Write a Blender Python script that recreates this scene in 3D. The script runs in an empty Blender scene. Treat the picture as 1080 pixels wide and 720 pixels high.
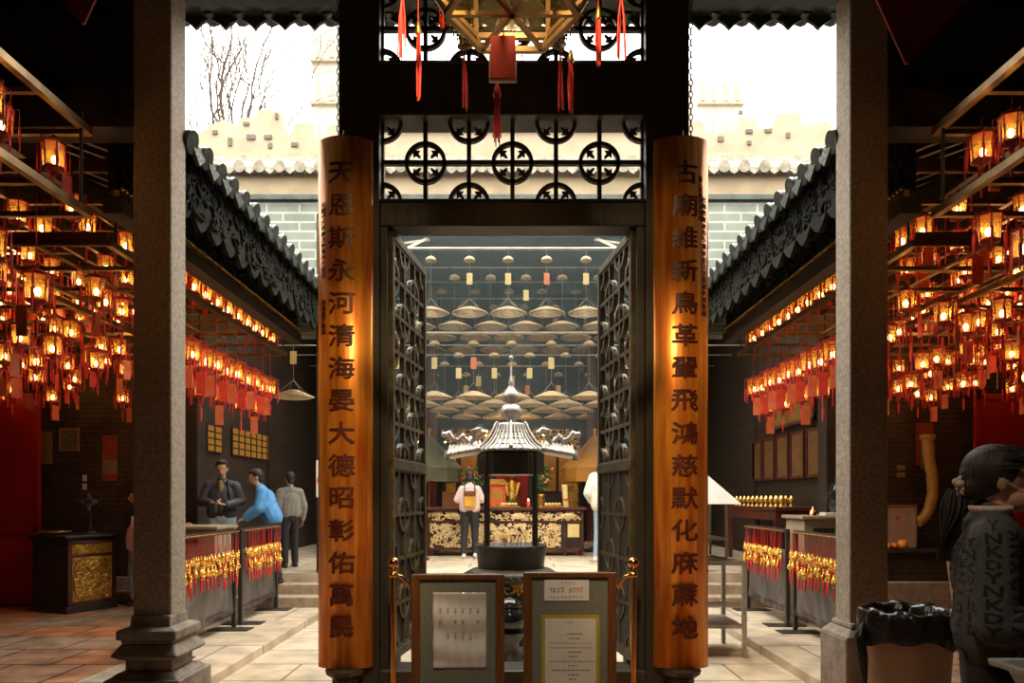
import bpy, bmesh, math, random
from mathutils import Vector, Matrix
from mathutils.bvhtree import BVHTree
R = random.Random(7)
SC = bpy.context.scene
COL = SC.collection
PI = math.pi
F, H, HZ = 750.0, 1.45, 525.0          # focal length in pixels, eye height, horizon row

def W(px, py, k):
    """world point seen at (px, py) where one metre spans k pixels"""
    return Vector(((px - 540) / k, F / k, H - (py - HZ) / k))

# ------------------------------------------------------------------ materials
def _nodes(name):
    m = bpy.data.materials.new(name); m.use_nodes = True
    nt = m.node_tree; nt.nodes.clear()
    out = nt.nodes.new('ShaderNodeOutputMaterial')
    return m, nt, out

def mat(name, c1, c2=None, rough=.6, metal=0., scale=8., bump=0., stretch=(1, 1, 1), spec=.5, bscale=None, detail=4., lo=.35, hi=.65, trans=0.):
    m, nt, out = _nodes(name)
    N, L = nt.nodes.new, nt.links.new
    b = N('ShaderNodeBsdfPrincipled'); L(b.outputs[0], out.inputs[0])
    b.inputs['Roughness'].default_value = rough; b.inputs['Metallic'].default_value = metal
    b.inputs['Specular IOR Level'].default_value = spec
    if trans: b.inputs['Transmission Weight'].default_value = trans
    tc = N('ShaderNodeTexCoord'); mp = N('ShaderNodeMapping'); mp.inputs['Scale'].default_value = stretch
    L(tc.outputs['Object'], mp.inputs[0])
    nz = N('ShaderNodeTexNoise'); nz.inputs['Scale'].default_value = scale; nz.inputs['Detail'].default_value = detail
    L(mp.outputs[0], nz.inputs['Vector'])
    rp = N('ShaderNodeValToRGB'); L(nz.outputs[0], rp.inputs[0])
    c2 = c2 or tuple(x * .7 for x in c1)
    rp.color_ramp.elements[0].position = lo; rp.color_ramp.elements[1].position = hi
    rp.color_ramp.elements[0].color = (*c1, 1); rp.color_ramp.elements[1].color = (*c2, 1)
    L(rp.outputs[0], b.inputs['Base Color'])
    if bump:
        n2 = N('ShaderNodeTexNoise'); n2.inputs['Scale'].default_value = bscale or scale * 4; n2.inputs['Detail'].default_value = 5
        L(mp.outputs[0], n2.inputs['Vector'])
        bp = N('ShaderNodeBump'); bp.inputs['Strength'].default_value = bump; bp.inputs['Distance'].default_value = .02
        L(n2.outputs[0], bp.inputs['Height']); L(bp.outputs[0], b.inputs['Normal'])
    return m

def brick(name, c1, c2, mortar, bw, bh, msize=.02, offset=.5, rough=.7, axes='XY', bump=.4, noise=.25, spec=.5):
    """bricks, slabs or blocks bw by bh metres"""
    m, nt, out = _nodes(name)
    N, L = nt.nodes.new, nt.links.new
    b = N('ShaderNodeBsdfPrincipled'); L(b.outputs[0], out.inputs[0]); b.inputs['Roughness'].default_value = rough
    b.inputs['Specular IOR Level'].default_value = spec
    g = N('ShaderNodeNewGeometry'); sp = N('ShaderNodeSeparateXYZ'); cb = N('ShaderNodeCombineXYZ')
    L(g.outputs['Position'], sp.inputs[0])
    L(sp.outputs[axes[0]], cb.inputs[0]); L(sp.outputs[axes[1]], cb.inputs[1])
    t = N('ShaderNodeTexBrick'); L(cb.outputs[0], t.inputs['Vector'])
    t.inputs['Scale'].default_value = 1; t.inputs['Brick Width'].default_value = bw; t.inputs['Row Height'].default_value = bh
    t.inputs['Mortar Size'].default_value = msize; t.offset = offset; t.inputs['Bias'].default_value = 0
    t.inputs['Color1'].default_value = (*c1, 1); t.inputs['Color2'].default_value = (*c2, 1); t.inputs['Mortar'].default_value = (*mortar, 1)
    nz = N('ShaderNodeTexNoise'); nz.inputs['Scale'].default_value = 3.5; nz.inputs['Detail'].default_value = 8
    L(g.outputs['Position'], nz.inputs['Vector'])
    mx = N('ShaderNodeMix'); mx.data_type = 'RGBA'; mx.blend_type = 'MULTIPLY'; mx.inputs[0].default_value = 1
    rp = N('ShaderNodeValToRGB'); rp.color_ramp.elements[0].color = (1 - noise * 2, 1 - noise * 2, 1 - noise * 2, 1); rp.color_ramp.elements[0].position = .3
    rp.color_ramp.elements[1].color = (1.1, 1.1, 1.1, 1); rp.color_ramp.elements[1].position = .65
    L(nz.outputs[0], rp.inputs[0]); L(t.outputs['Color'], mx.inputs[6]); L(rp.outputs[0], mx.inputs[7])
    L(mx.outputs[2], b.inputs['Base Color'])
    bp = N('ShaderNodeBump'); bp.inputs['Strength'].default_value = bump; bp.inputs['Distance'].default_value = .01; bp.invert = True
    L(t.outputs['Fac'], bp.inputs['Height']); L(bp.outputs[0], b.inputs['Normal'])
    return m

def emit(name, c, s):
    m, nt, out = _nodes(name)
    e = nt.nodes.new('ShaderNodeEmission'); e.inputs[0].default_value = (*c, 1); e.inputs[1].default_value = s
    nt.links.new(e.outputs[0], out.inputs[0]); return m

def glass_pane(name, c, glow, clear=.35):
    """thin lamp glass: part clear, part frosted and lit through by its bulb"""
    m, nt, out = _nodes(name)
    N, L = nt.nodes.new, nt.links.new
    t = N('ShaderNodeBsdfTransparent'); t.inputs[0].default_value = (1, .86, .6, 1)
    d = N('ShaderNodeBsdfTranslucent'); d.inputs[0].default_value = (*c, 1)
    e = N('ShaderNodeEmission'); e.inputs[0].default_value = (*c, 1); e.inputs[1].default_value = glow
    gl = N('ShaderNodeBsdfGlossy'); gl.inputs['Roughness'].default_value = .15
    a = N('ShaderNodeAddShader'); L(d.outputs[0], a.inputs[0]); L(e.outputs[0], a.inputs[1])
    m1 = N('ShaderNodeMixShader'); m1.inputs[0].default_value = clear; L(a.outputs[0], m1.inputs[1]); L(t.outputs[0], m1.inputs[2])
    m2 = N('ShaderNodeMixShader'); m2.inputs[0].default_value = .06; L(m1.outputs[0], m2.inputs[1]); L(gl.outputs[0], m2.inputs[2])
    L(m2.outputs[0], out.inputs[0]); return m

M = {}
M['stone'] = mat('pale_granite', (.44, .37, .29), (.27, .22, .17), rough=.75, scale=40, bump=.25)
M['stone_dark'] = mat('worn_grey_stone', (.30, .25, .20), (.17, .14, .11), rough=.7, scale=9, bump=.5, bscale=22)
M['black'] = mat('black_lacquered_timber', (.018, .016, .012), (.030, .026, .018), rough=.45, scale=5, stretch=(1, 1, .2), bump=.1)
M['iron'] = mat('black_painted_iron', (.035, .033, .028), (.055, .050, .042), rough=.42, metal=.3, scale=12, bump=.15)
M['iron_door'] = mat('weathered_dark_ironwork', (.11, .09, .055), (.05, .042, .028), rough=.45, metal=.4, scale=12, bump=.15)
M['timber'] = mat('dark_old_timber', (.045, .028, .016), (.025, .016, .010), rough=.65, scale=7, stretch=(1, .15, 1), bump=.2)
M['timber_red'] = mat('dark_red_timber', (.11, .022, .012), (.06, .014, .008), rough=.55, scale=6, bump=.15)
M['carved'] = mat('dusty_carved_timber', (.024, .025, .020), (.012, .013, .010), spec=.12, rough=.9, scale=16, bump=.4)
M['tile_roof'] = mat('grey_green_roof_tile', (.05, .058, .052), (.022, .027, .024), rough=.3, scale=9, bump=.3)
M['tile_pale'] = mat('weathered_pale_roof_tile', (.36, .32, .25), (.19, .17, .13), rough=.6, scale=9, bump=.3)
M['gold'] = mat('worn_gilding', (.85, .52, .12), (.50, .26, .04), rough=.32, metal=.85, scale=20, bump=.3)
M['gold_bright'] = mat('bright_gilt_plastic', (1.0, .66, .16), (.85, .42, .05), rough=.25, metal=.7, scale=30)
M['gilt_pale'] = mat('pale_gilt_carving', (.93, .74, .42), (.70, .48, .20), rough=.5, metal=.35, scale=18, bump=.3)
M['brass'] = mat('aged_brass', (.62, .40, .13), (.36, .22, .07), rough=.36, metal=.9, scale=9, bump=.1)
M['brass_shiny'] = mat('polished_brass', (.86, .50, .18), (.70, .36, .11), rough=.16, metal=1., scale=5)
M['red_cord'] = mat('red_silk_cord', (.78, .03, .018), (.50, .015, .01), rough=.6, scale=30)
M['red_tag'] = mat('vermilion_paper', (.85, .10, .045), (.70, .06, .03), rough=.7, scale=6)
M['orange_tag'] = mat('faded_orange_paper', (.85, .27, .12), (.72, .18, .08), rough=.7, scale=6)
M['red_lacquer'] = mat('red_lacquered_panel', (.34, .004, .004), (.26, .003, .003), rough=.45, scale=2)
M['red_wood'] = mat('lantern_red_wood', (.42, .03, .016), (.25, .018, .01), rough=.4, scale=12)
M['bulb'] = emit('warm_bulb', (1., .56, .22), 42)
M['small_flame'] = emit('small_flame', (1., .55, .15), 5)
M['scrunchie'] = mat('beige_scrunchie', (.62, .50, .36), (.34, .22, .14), rough=.6, scale=30)
M['letter_black'] = mat('black_print', (.008, .008, .008), (.012, .012, .012), rough=.8, scale=10)
M['lamp_brass'] = mat('brown_lamp_brass', (.34, .22, .07), (.2, .12, .04), rough=.4, metal=.5, scale=8)  # the brass's own darker brown, without glow
M['flame'] = emit('flame', (1., .58, .2), 14)
M['amber_cloth'] = mat('amber_silk', (.42, .19, .025), (.28, .11, .012), rough=.6, scale=3)
M['green_cloth'] = mat('dull_olive_silk', (.10, .10, .045), (.07, .065, .03), rough=.6, scale=3)
M['white_metal'] = mat('white_enamel', (.72, .66, .60), (.62, .56, .5), rough=.4, scale=4)
M['orange_skin'] = mat('orange_skin', (.85, .30, .03), (.78, .24, .02), rough=.4, scale=40, bump=.1)
M['pane'] = glass_pane('amber_lamp_glass', (.42, .28, .06), .03, .5)
M['paper'] = mat('cream_paper', (.80, .76, .66), (.70, .66, .56), rough=.6, scale=5)
M['paper_white'] = mat('white_paper', (.85, .82, .80), (.78, .74, .72), rough=.25, scale=4)
M['ink'] = mat('grey_ink', (.22, .20, .18), (.30, .27, .24), rough=.7, scale=20)
M['ink_orange'] = mat('orange_ink', (.75, .35, .12), (.70, .30, .1), rough=.7, scale=20)
M['felt'] = mat('grey_green_felt', (.22, .22, .17), (.16, .165, .13), rough=.8, scale=120, bump=.3)
M['oak'] = mat('varnished_brown_frame', (.20, .075, .022), (.11, .04, .012), rough=.35, scale=10, stretch=(6, 6, .4), bump=.1)
M['steel'] = mat('painted_grey_steel', (.42, .38, .33), (.30, .27, .23), rough=.4, metal=.3, scale=7)
M['steel_pale'] = mat('pale_galvanised_rail', (.50, .44, .36), (.32, .27, .2), rough=.35, metal=.7, scale=7)
M['vinyl'] = mat('black_vinyl_banner', (.06, .055, .052), (.11, .10, .095), rough=.38, scale=3, stretch=(1, 2, 1), bump=.5, bscale=2.5)
M['coil'] = mat('tan_incense_coil', (.58, .45, .27), (.42, .31, .17), rough=.8, scale=14, bump=.2)
M['yellow_paper'] = mat('yellow_prayer_paper', (.88, .72, .32), (.80, .60, .22), rough=.7, scale=6)
M['skin'] = mat('skin', (.55, .31, .20), (.48, .26, .16), rough=.5, scale=10)
M['hair'] = mat('black_hair', (.018, .012, .010), (.035, .022, .018), rough=.5, scale=40, stretch=(1, 1, .1), bump=.4)
M['plastic_bin'] = mat('tan_plastic_bin', (.38, .25, .14), (.32, .20, .11), rough=.45, scale=4)
M['bag_black'] = mat('black_bin_liner', (.012, .012, .012), (.02, .02, .02), rough=.22, scale=6, bump=.8, bscale=9)
M['clear_plastic'] = mat('milky_plastic', (.62, .62, .60), (.55, .55, .53), rough=.25, scale=3, trans=.35)
M['char'] = mat('dark_lacquer_lettering', (.055, .010, .006), (.09, .016, .008), rough=.45, scale=12)
M['white_wall'] = mat('limewashed_cornice', (.36, .29, .19), (.27, .21, .13), rough=.85, scale=2.2, bump=.3)
M['pale_block'] = mat('pale_render', (.33, .27, .19), (.27, .21, .145), rough=.85, scale=1.4)
M['tower'] = mat('pale_tower_render', (.42, .36, .30), (.38, .32, .26), rough=.85, scale=1.4)
M['hole'] = mat('dark_opening', (.12, .10, .08), (.09, .075, .06), rough=.9, scale=5)
M['brick_grey'] = brick('grey_green_brickwork', (.15, .18, .155), (.19, .215, .18), (.36, .37, .33), .46, .13, .014, axes='XZ', noise=.1)
M['brick_dark'] = brick('dark_brickwork', (.060, .034, .018), (.085, .045, .022), (.035, .022, .012), .24, .07, .012, axes='XZ')
M['brick_side'] = brick('dark_side_brickwork', (.060, .034, .018), (.085, .045, .022), (.035, .022, .012), .24, .07, .012, axes='YZ')
M['slabs'] = brick('terracotta_and_granite_slabs', (.60, .19, .06), (.42, .34, .25), (.05, .03, .02), .62, .62, .012, rough=.42, noise=.3)
M['court'] = brick('cream_granite_paving', (.58, .49, .36), (.50, .41, .29), (.20, .15, .10), 1.3, .6, .012, rough=.6, noise=.18, axes='XY')
M['walk'] = brick('granite_walkway', (.56, .47, .35), (.48, .39, .28), (.20, .15, .10), .8, 1.4, .012, rough=.6, noise=.2)
M['step'] = mat('granite_steps', (.42, .32, .22), (.30, .22, .15), rough=.7, scale=12, bump=.3)
M['haze_wall'] = mat('haze_tinted_plaster', (.055, .072, .072), (.032, .042, .042), rough=.9, scale=1.5)  # teal of the smoke haze put into the wall and ceiling colour
M['leaf'] = mat('green_leaves', (.06, .16, .03), (.03, .09, .02), rough=.6, scale=20)
M['bark'] = mat('grey_bark', (.065, .040, .026), (.045, .028, .018), rough=.9, scale=10)

def lacquer():
    m, nt, out = _nodes('gold_lacquered_board')
    N, L = nt.nodes.new, nt.links.new
    b = N('ShaderNodeBsdfPrincipled'); L(b.outputs[0], out.inputs[0])
    b.inputs['Metallic'].default_value = .55
    b.inputs['Coat Weight'].default_value = .3; b.inputs['Coat Roughness'].default_value = .25
    tc = N('ShaderNodeTexCoord'); mp = N('ShaderNodeMapping'); mp.inputs['Scale'].default_value = (9, 9, .7)
    L(tc.outputs['Object'], mp.inputs[0])
    nz = N('ShaderNodeTexNoise'); nz.inputs['Scale'].default_value = 2.2; nz.inputs['Detail'].default_value = 6
    L(mp.outputs[0], nz.inputs['Vector'])
    rp = N('ShaderNodeValToRGB'); L(nz.outputs[0], rp.inputs[0])
    e = rp.color_ramp.elements; e[0].position = .32; e[0].color = (.60, .13, .014, 1); e[1].position = .68; e[1].color = (1.0, .45, .05, 1)
    L(rp.outputs[0], b.inputs['Base Color'])
    mr = N('ShaderNodeMapRange'); L(nz.outputs[0], mr.inputs[0]); mr.inputs[3].default_value = .42; mr.inputs[4].default_value = .28
    L(mr.outputs[0], b.inputs['Roughness'])
    bp = N('ShaderNodeBump'); bp.inputs['Strength'].default_value = .12; bp.inputs['Distance'].default_value = .01
    L(nz.outputs[0], bp.inputs['Height']); L(bp.outputs[0], b.inputs['Normal'])
    return m
M['lacquer'] = lacquer()

# ------------------------------------------------------------------ geometry helpers
class MB:
    def __init__(s): s.v = []; s.f = []; s.sm = []
    def add(s, vs, fs, smooth=False):
        o = len(s.v); s.v += [tuple(p) for p in vs]
        s.f += [tuple(i + o for i in f) for f in fs]; s.sm += [smooth] * len(fs); return s
    def box(s, x0, x1, y0, y1, z0, z1):
        if x0 > x1: x0, x1 = x1, x0
        return s.add([(x0, y0, z0), (x1, y0, z0), (x1, y1, z0), (x0, y1, z0), (x0, y0, z1), (x1, y0, z1), (x1, y1, z1), (x0, y1, z1)],
                     [(0, 3, 2, 1), (4, 5, 6, 7), (0, 1, 5, 4), (1, 2, 6, 5), (2, 3, 7, 6), (3, 0, 4, 7)])
    def beam(s, a, b, w, h):
        """square bar from a to b"""
        a, b = Vector(a), Vector(b); d = (b - a).normalized()
        up = Vector((0, 0, 1)) if abs(d.z) < .95 else Vector((0, 1, 0))
        sx = d.cross(up).normalized() * w / 2; sz = sx.cross(d).normalized() * h / 2
        return s.add([a - sx - sz, a + sx - sz, a + sx + sz, a - sx + sz, b - sx - sz, b + sx - sz, b + sx + sz, b - sx + sz],
                     [(0, 1, 2, 3), (7, 6, 5, 4), (0, 4, 5, 1), (1, 5, 6, 2), (2, 6, 7, 3), (3, 7, 4, 0)])
    def tube(s, pts, r, n=8, smooth=True):
        pts = [Vector(p) for p in pts]; m = len(pts)
        rs = r if isinstance(r, (list, tuple)) else [r] * m
        vs = []; prev = None
        for i, p in enumerate(pts):
            t = (pts[min(i + 1, m - 1)] - pts[max(i - 1, 0)])
            if t.length < 1e-9: t = Vector((0, 0, 1))
            t.normalize()
            if prev is None:
                a = Vector((1, 0, 0)) if abs(t.x) < .9 else Vector((0, 1, 0))
                u = t.cross(a).normalized()
            else:
                u = prev - t * prev.dot(t)
                u = u.normalized() if u.length > 1e-6 else t.cross(Vector((1, 0, .1))).normalized()
            prev = u; w = t.cross(u)
            for j in range(n):
                q = 2 * PI * j / n; vs.append(p + (u * math.cos(q) + w * math.sin(q)) * rs[i])
        fs = [(i * n + j, i * n + (j + 1) % n, (i + 1) * n + (j + 1) % n, (i + 1) * n + j) for i in range(m - 1) for j in range(n)]
        s.add(vs, fs, smooth)
        s.add(vs[:n], [tuple(reversed(range(n)))]); s.add(vs[-n:], [tuple(range(n))]); return s
    def lathe(s, prof, c=(0, 0, 0), n=24, smooth=True, a0=0.):
        vs = []; fs = []
        for r, z in prof:
            for j in range(n):
                q = 2 * PI * j / n + a0; vs.append((c[0] + r * math.cos(q), c[1] + r * math.sin(q), c[2] + z))
        for i in range(len(prof) - 1):
            for j in range(n):
                fs.append((i * n + j, i * n + (j + 1) % n, (i + 1) * n + (j + 1) % n, (i + 1) * n + j))
        s.add(vs, fs, smooth)
        if prof[0][0] > 1e-4: s.add(vs[:n], [tuple(reversed(range(n)))])
        if prof[-1][0] > 1e-4: s.add(vs[-n:], [tuple(range(n))])
        return s
    def ell(s, c, r, n=14, m=9, mx=None):
        c = Vector(c); r = (r, r, r) if not isinstance(r, (tuple, list)) else r
        vs = []; fs = []
        for i in range(m + 1):
            a = PI * i / m
            for j in range(n):
                b = 2 * PI * j / n
                p = Vector((r[0] * math.sin(a) * math.cos(b), r[1] * math.sin(a) * math.sin(b), -r[2] * math.cos(a)))
                if mx: p = mx @ p
                vs.append(c + p)
        for i in range(m):
            for j in range(n): fs.append((i * n + j, i * n + (j + 1) % n, (i + 1) * n + (j + 1) % n, (i + 1) * n + j))
        return s.add(vs, fs, True)
    def cap(s, a, b, ra, rb, n=12):
        """tapered limb with round ends"""
        a, b = Vector(a), Vector(b); d = (b - a); L = d.length; d.normalize()
        pts = []; rs = []
        for i in range(5):
            q = PI / 2 * i / 4; pts.append(a - d * ra * math.cos(q)); rs.append(max(ra * math.sin(q), 1e-4))
        for i in range(1, 4): pts.append(a + d * L * i / 4); rs.append(ra + (rb - ra) * i / 4)
        for i in range(5):
            q = PI / 2 * i / 4; pts.append(b + d * rb * math.sin(q)); rs.append(max(rb * math.cos(q), 1e-4))
        return s.tube(pts, rs, n)
    def prism(s, poly, y0, y1):
        """outline in the XZ plane, extruded along Y"""
        n = len(poly)
        vs = [(x, y0, z) for x, z in poly] + [(x, y1, z) for x, z in poly]
        return s.add(vs, [tuple(range(n)), tuple(reversed(range(n, 2 * n)))] + [(i + n, (i + 1) % n + n, (i + 1) % n, i) for i in range(n)])
    def xf(s, mx):
        s.v = [tuple(mx @ Vector(p)) for p in s.v]; return s
    def join(s, o, mx=None):
        vs = [mx @ Vector(p) for p in o.v] if mx else o.v
        k = len(s.v); s.v += [tuple(p) for p in vs]; s.f += [tuple(i + k for i in f) for f in o.f]; s.sm += o.sm; return s
    def mesh(s, name, m):
        me = bpy.data.meshes.new(name); me.from_pydata(s.v, [], s.f)
        me.polygons.foreach_set('use_smooth', s.sm); me.materials.append(m); me.update(); return me

def put(name, me, parent=None, loc=(0, 0, 0), rz=0.):
    o = bpy.data.objects.new(name, me); COL.objects.link(o)
    o.location = loc; o.rotation_euler = (0, 0, rz)
    if parent: o.parent = parent
    return o
def tag(o, label, cat, group=None, kind=None):
    if label: o['label'] = label
    if cat: o['category'] = cat
    if group: o['group'] = group
    if kind: o['kind'] = kind
    return o
def thing(name, label, cat, loc=(0, 0, 0), rz=0., group=None):
    return tag(put(name, None, None, loc, rz), label, cat, group)
def part(name, mb, m, parent=None, bev=0., label=None):
    o = put(name, mb.mesh(name, M[m] if isinstance(m, str) else m), parent)
    if bev:
        b = o.modifiers.new('edge', 'BEVEL'); b.width = bev; b.segments = 2; b.limit_method = 'ANGLE'
    if label: o['label'] = label
    return o
def solo(name, mb, m, label, cat, loc=(0, 0, 0), rz=0., group=None, bev=0.):
    o = part(name, mb, m, None, bev); o.location = loc; o.rotation_euler = (0, 0, rz)
    return tag(o, label, cat, group)
def struct(name, mb, m, bev=0.):
    o = part(name, mb, m, None, bev); o['kind'] = 'structure'; return o
def spart(name, mb, m, parent, bev=0.):
    return part(name, mb, m, parent, bev)

KIDS = {}
def dup(root, loc, rz=0., label=None, group=None, scale=None):
    r = root.copy(); COL.objects.link(r); r.location = loc; r.rotation_euler = (0, 0, rz)
    if scale: r.scale = (scale,) * 3
    if label: r['label'] = label
    if group: r['group'] = group
    if root not in KIDS: KIDS[root] = [(c, list(c.children)) for c in root.children]
    for ch, sub in KIDS[root]:
        c = ch.copy(); COL.objects.link(c); c.parent = r
        for g in sub:
            d = g.copy(); COL.objects.link(d); d.parent = c
    return r
class Proto:
    """first use places the original, later uses place copies"""
    def __init__(s, root): s.root = root; s.used = False
    def at(s, loc, rz=0., label=None, group=None, scale=None):
        if s.used: return dup(s.root, loc, rz, label, group, scale)
        s.used = True; KIDS[s.root] = [(c, list(c.children)) for c in s.root.children]
        r = s.root; r.location = loc; r.rotation_euler = (0, 0, rz)
        if scale: r.scale = (scale,) * 3
        if label: r['label'] = label
        if group: r['group'] = group
        return r

def text_mb(body, size, depth=.002, bold=0., sub=None, vertical=False, align='CENTER', spacing=None):
    """lettering in the XZ plane, facing -Y"""
    c = bpy.data.curves.new('lettering', 'FONT'); c.body = body; c.size = size; c.extrude = depth; c.offset = bold
    c.align_x = align; c.align_y = 'CENTER'; c.resolution_u = 2
    if spacing: c.space_line = spacing
    o = bpy.data.objects.new('lettering', c); COL.objects.link(o)
    dg = bpy.context.evaluated_depsgraph_get(); me = bpy.data.meshes.new_from_object(o.evaluated_get(dg))
    bpy.data.objects.remove(o); bpy.data.curves.remove(c)
    if sub:
        bm = bmesh.new(); bm.from_mesh(me); bmesh.ops.triangulate(bm, faces=bm.faces)
        for _ in range(6):
            es = [e for e in bm.edges if e.calc_length() > sub]
            if not es: break
            bmesh.ops.subdivide_edges(bm, edges=es, cuts=1); bmesh.ops.triangulate(bm, faces=bm.faces)
        bm.to_mesh(me); bm.free()
    mb = MB(); mb.add([(v.co.x, -v.co.z, v.co.y) for v in me.vertices], [tuple(p.vertices) for p in me.polygons])
    bpy.data.meshes.remove(me); return mb

def scrolls(mb, w, h, n, rnd, r=.008, y=0., size=.07):
    """carved relief of curling tendrils over a w by h panel in the XZ plane, centred"""
    for _ in range(n):
        cx, cz = rnd.uniform(-w / 2, w / 2), rnd.uniform(-h / 2, h / 2)
        a = rnd.uniform(0, 2 * PI); s = size * rnd.uniform(.5, 1.1); t = rnd.choice((-1, 1)); pts = []
        for i in range(9):
            q = i / 8; ra = s * (1 - q * .8); th = a + t * q * 4.2
            x = max(-w / 2, min(w / 2, cx + ra * math.cos(th))); z = max(-h / 2, min(h / 2, cz + ra * math.sin(th)))
            pts.append((x, y - q * r * .8, z))
        mb.tube(pts, [r * (1.2 - .7 * i / 8) for i in range(9)], 5)
    return mb

def blob(name, mb, m, parent, voxel=.012, smooth=4, label=None):
    """fuse the capsules of mb into one continuous skin"""
    me = mb.mesh(name, M[m] if isinstance(m, str) else m)
    o = bpy.data.objects.new(name, me); COL.objects.link(o)
    r = o.modifiers.new('r', 'REMESH'); r.mode = 'VOXEL'; r.voxel_size = voxel; r.use_smooth_shade = True
    s = o.modifiers.new('s', 'SMOOTH'); s.iterations = smooth; s.factor = .5
    dg = bpy.context.evaluated_depsgraph_get(); n = bpy.data.meshes.new_from_object(o.evaluated_get(dg)); n.name = name
    bpy.data.objects.remove(o); bpy.data.meshes.remove(me)
    p = put(name, n, parent)
    if label: p['label'] = label
    return p
# ================================================================== the setting
YP = F / 145.0                                   # front plane of the portal, 5.17 m away
# floors: entrance hall and galleries (slabs), sunken court, granite walkways, far platform with steps
struct('floor', MB().box(-7.4, 7.4, -3.2, 5.35, -.25, 0), 'slabs')
for s in (-1, 1):
    struct('floor', MB().box(s * 3.45, s * 7.4, 5.35, 10.6, -.25, 0), 'slabs')
    struct('floor', MB().box(s * 2.45, s * 3.45, 5.35, 9.42, -.25, 0), 'walk', .01)
struct('floor', MB().box(-2.45, 2.45, 5.35, 9.42, -.25, -.09), 'court')
struct('floor', MB().box(-4.75, 4.75, 9.98, 17, -.25, .40), 'court')
st = MB()
for i, (y0, z) in enumerate(((9.42, .135), (9.70, .27))):
    st.box(-4.75, 4.75, y0, 9.98, -.2 if i == 0 else .1, z)
struct('stair_steps', st, 'step', .012)
for s in (-1, 1):
    a = MB()
    for y0, z in ((9.75, .15), (10.0, .33)): a.box(s * 4.9, s * 5.75, y0, 10.2, 0, z)
    struct('stair_steps', a, 'step', .01)

# walls round the entrance hall and galleries
for s, n in ((-1, 'left'), (1, 'right')):
    struct('wall_' + n, MB().box(s * 7.2, s * 7.4, -3.2, 10.4, 0, 6.6), 'brick_side')
    struct('wall_far_' + n, MB().box(s * 4.72, s * 7.2, 10.2, 10.4, 0, 6.6), 'brick_dark')
    struct('wall_chamber_' + n, MB().box(s * 4.55, s * 4.72, 10.2, 17, 0, 6.4), 'timber')
bw = MB().box(-7.2, 7.2, -3.2, -3, 0, 5.4)
for s in (-1, 1):
    struct('wall_gable', MB().box(s * 2.76, s * 7.2, 5.50, 5.74, 4.43, 6.6), 'timber')
struct('wall_back', bw, 'brick_dark')
# ceilings
struct('ceiling', MB().box(-7.4, 7.4, -3.2, 5.75, 5.42, 5.6), 'timber')
for s in (-1, 1):
    struct('ceiling', MB().add([(s * 2.62, 5.75, 4.42), (s * 7.4, 5.75, 6.2), (s * 7.4, 10.4, 6.2), (s * 2.62, 10.4, 4.42),
                              (s * 2.62, 5.75, 4.5), (s * 7.4, 5.75, 6.3), (s * 7.4, 10.4, 6.3), (s * 2.62, 10.4, 4.5)],
                             [(0, 1, 2, 3), (7, 6, 5, 4), (0, 4, 5, 1), (2, 6, 7, 3), (1, 5, 6, 2), (3, 7, 4, 0)]), 'timber').location.z = -.22
# rafters under gallery roofs
for s in (-1, 1):
    a = MB()
    y = 5.8
    while y < 10.2:
        a.beam((s * 2.60, y, 4.36), (s * 5.2, y, 5.33), .07, .09); y += .27
    struct('trim_rafters', a, 'timber').location.z = -.22
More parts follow.
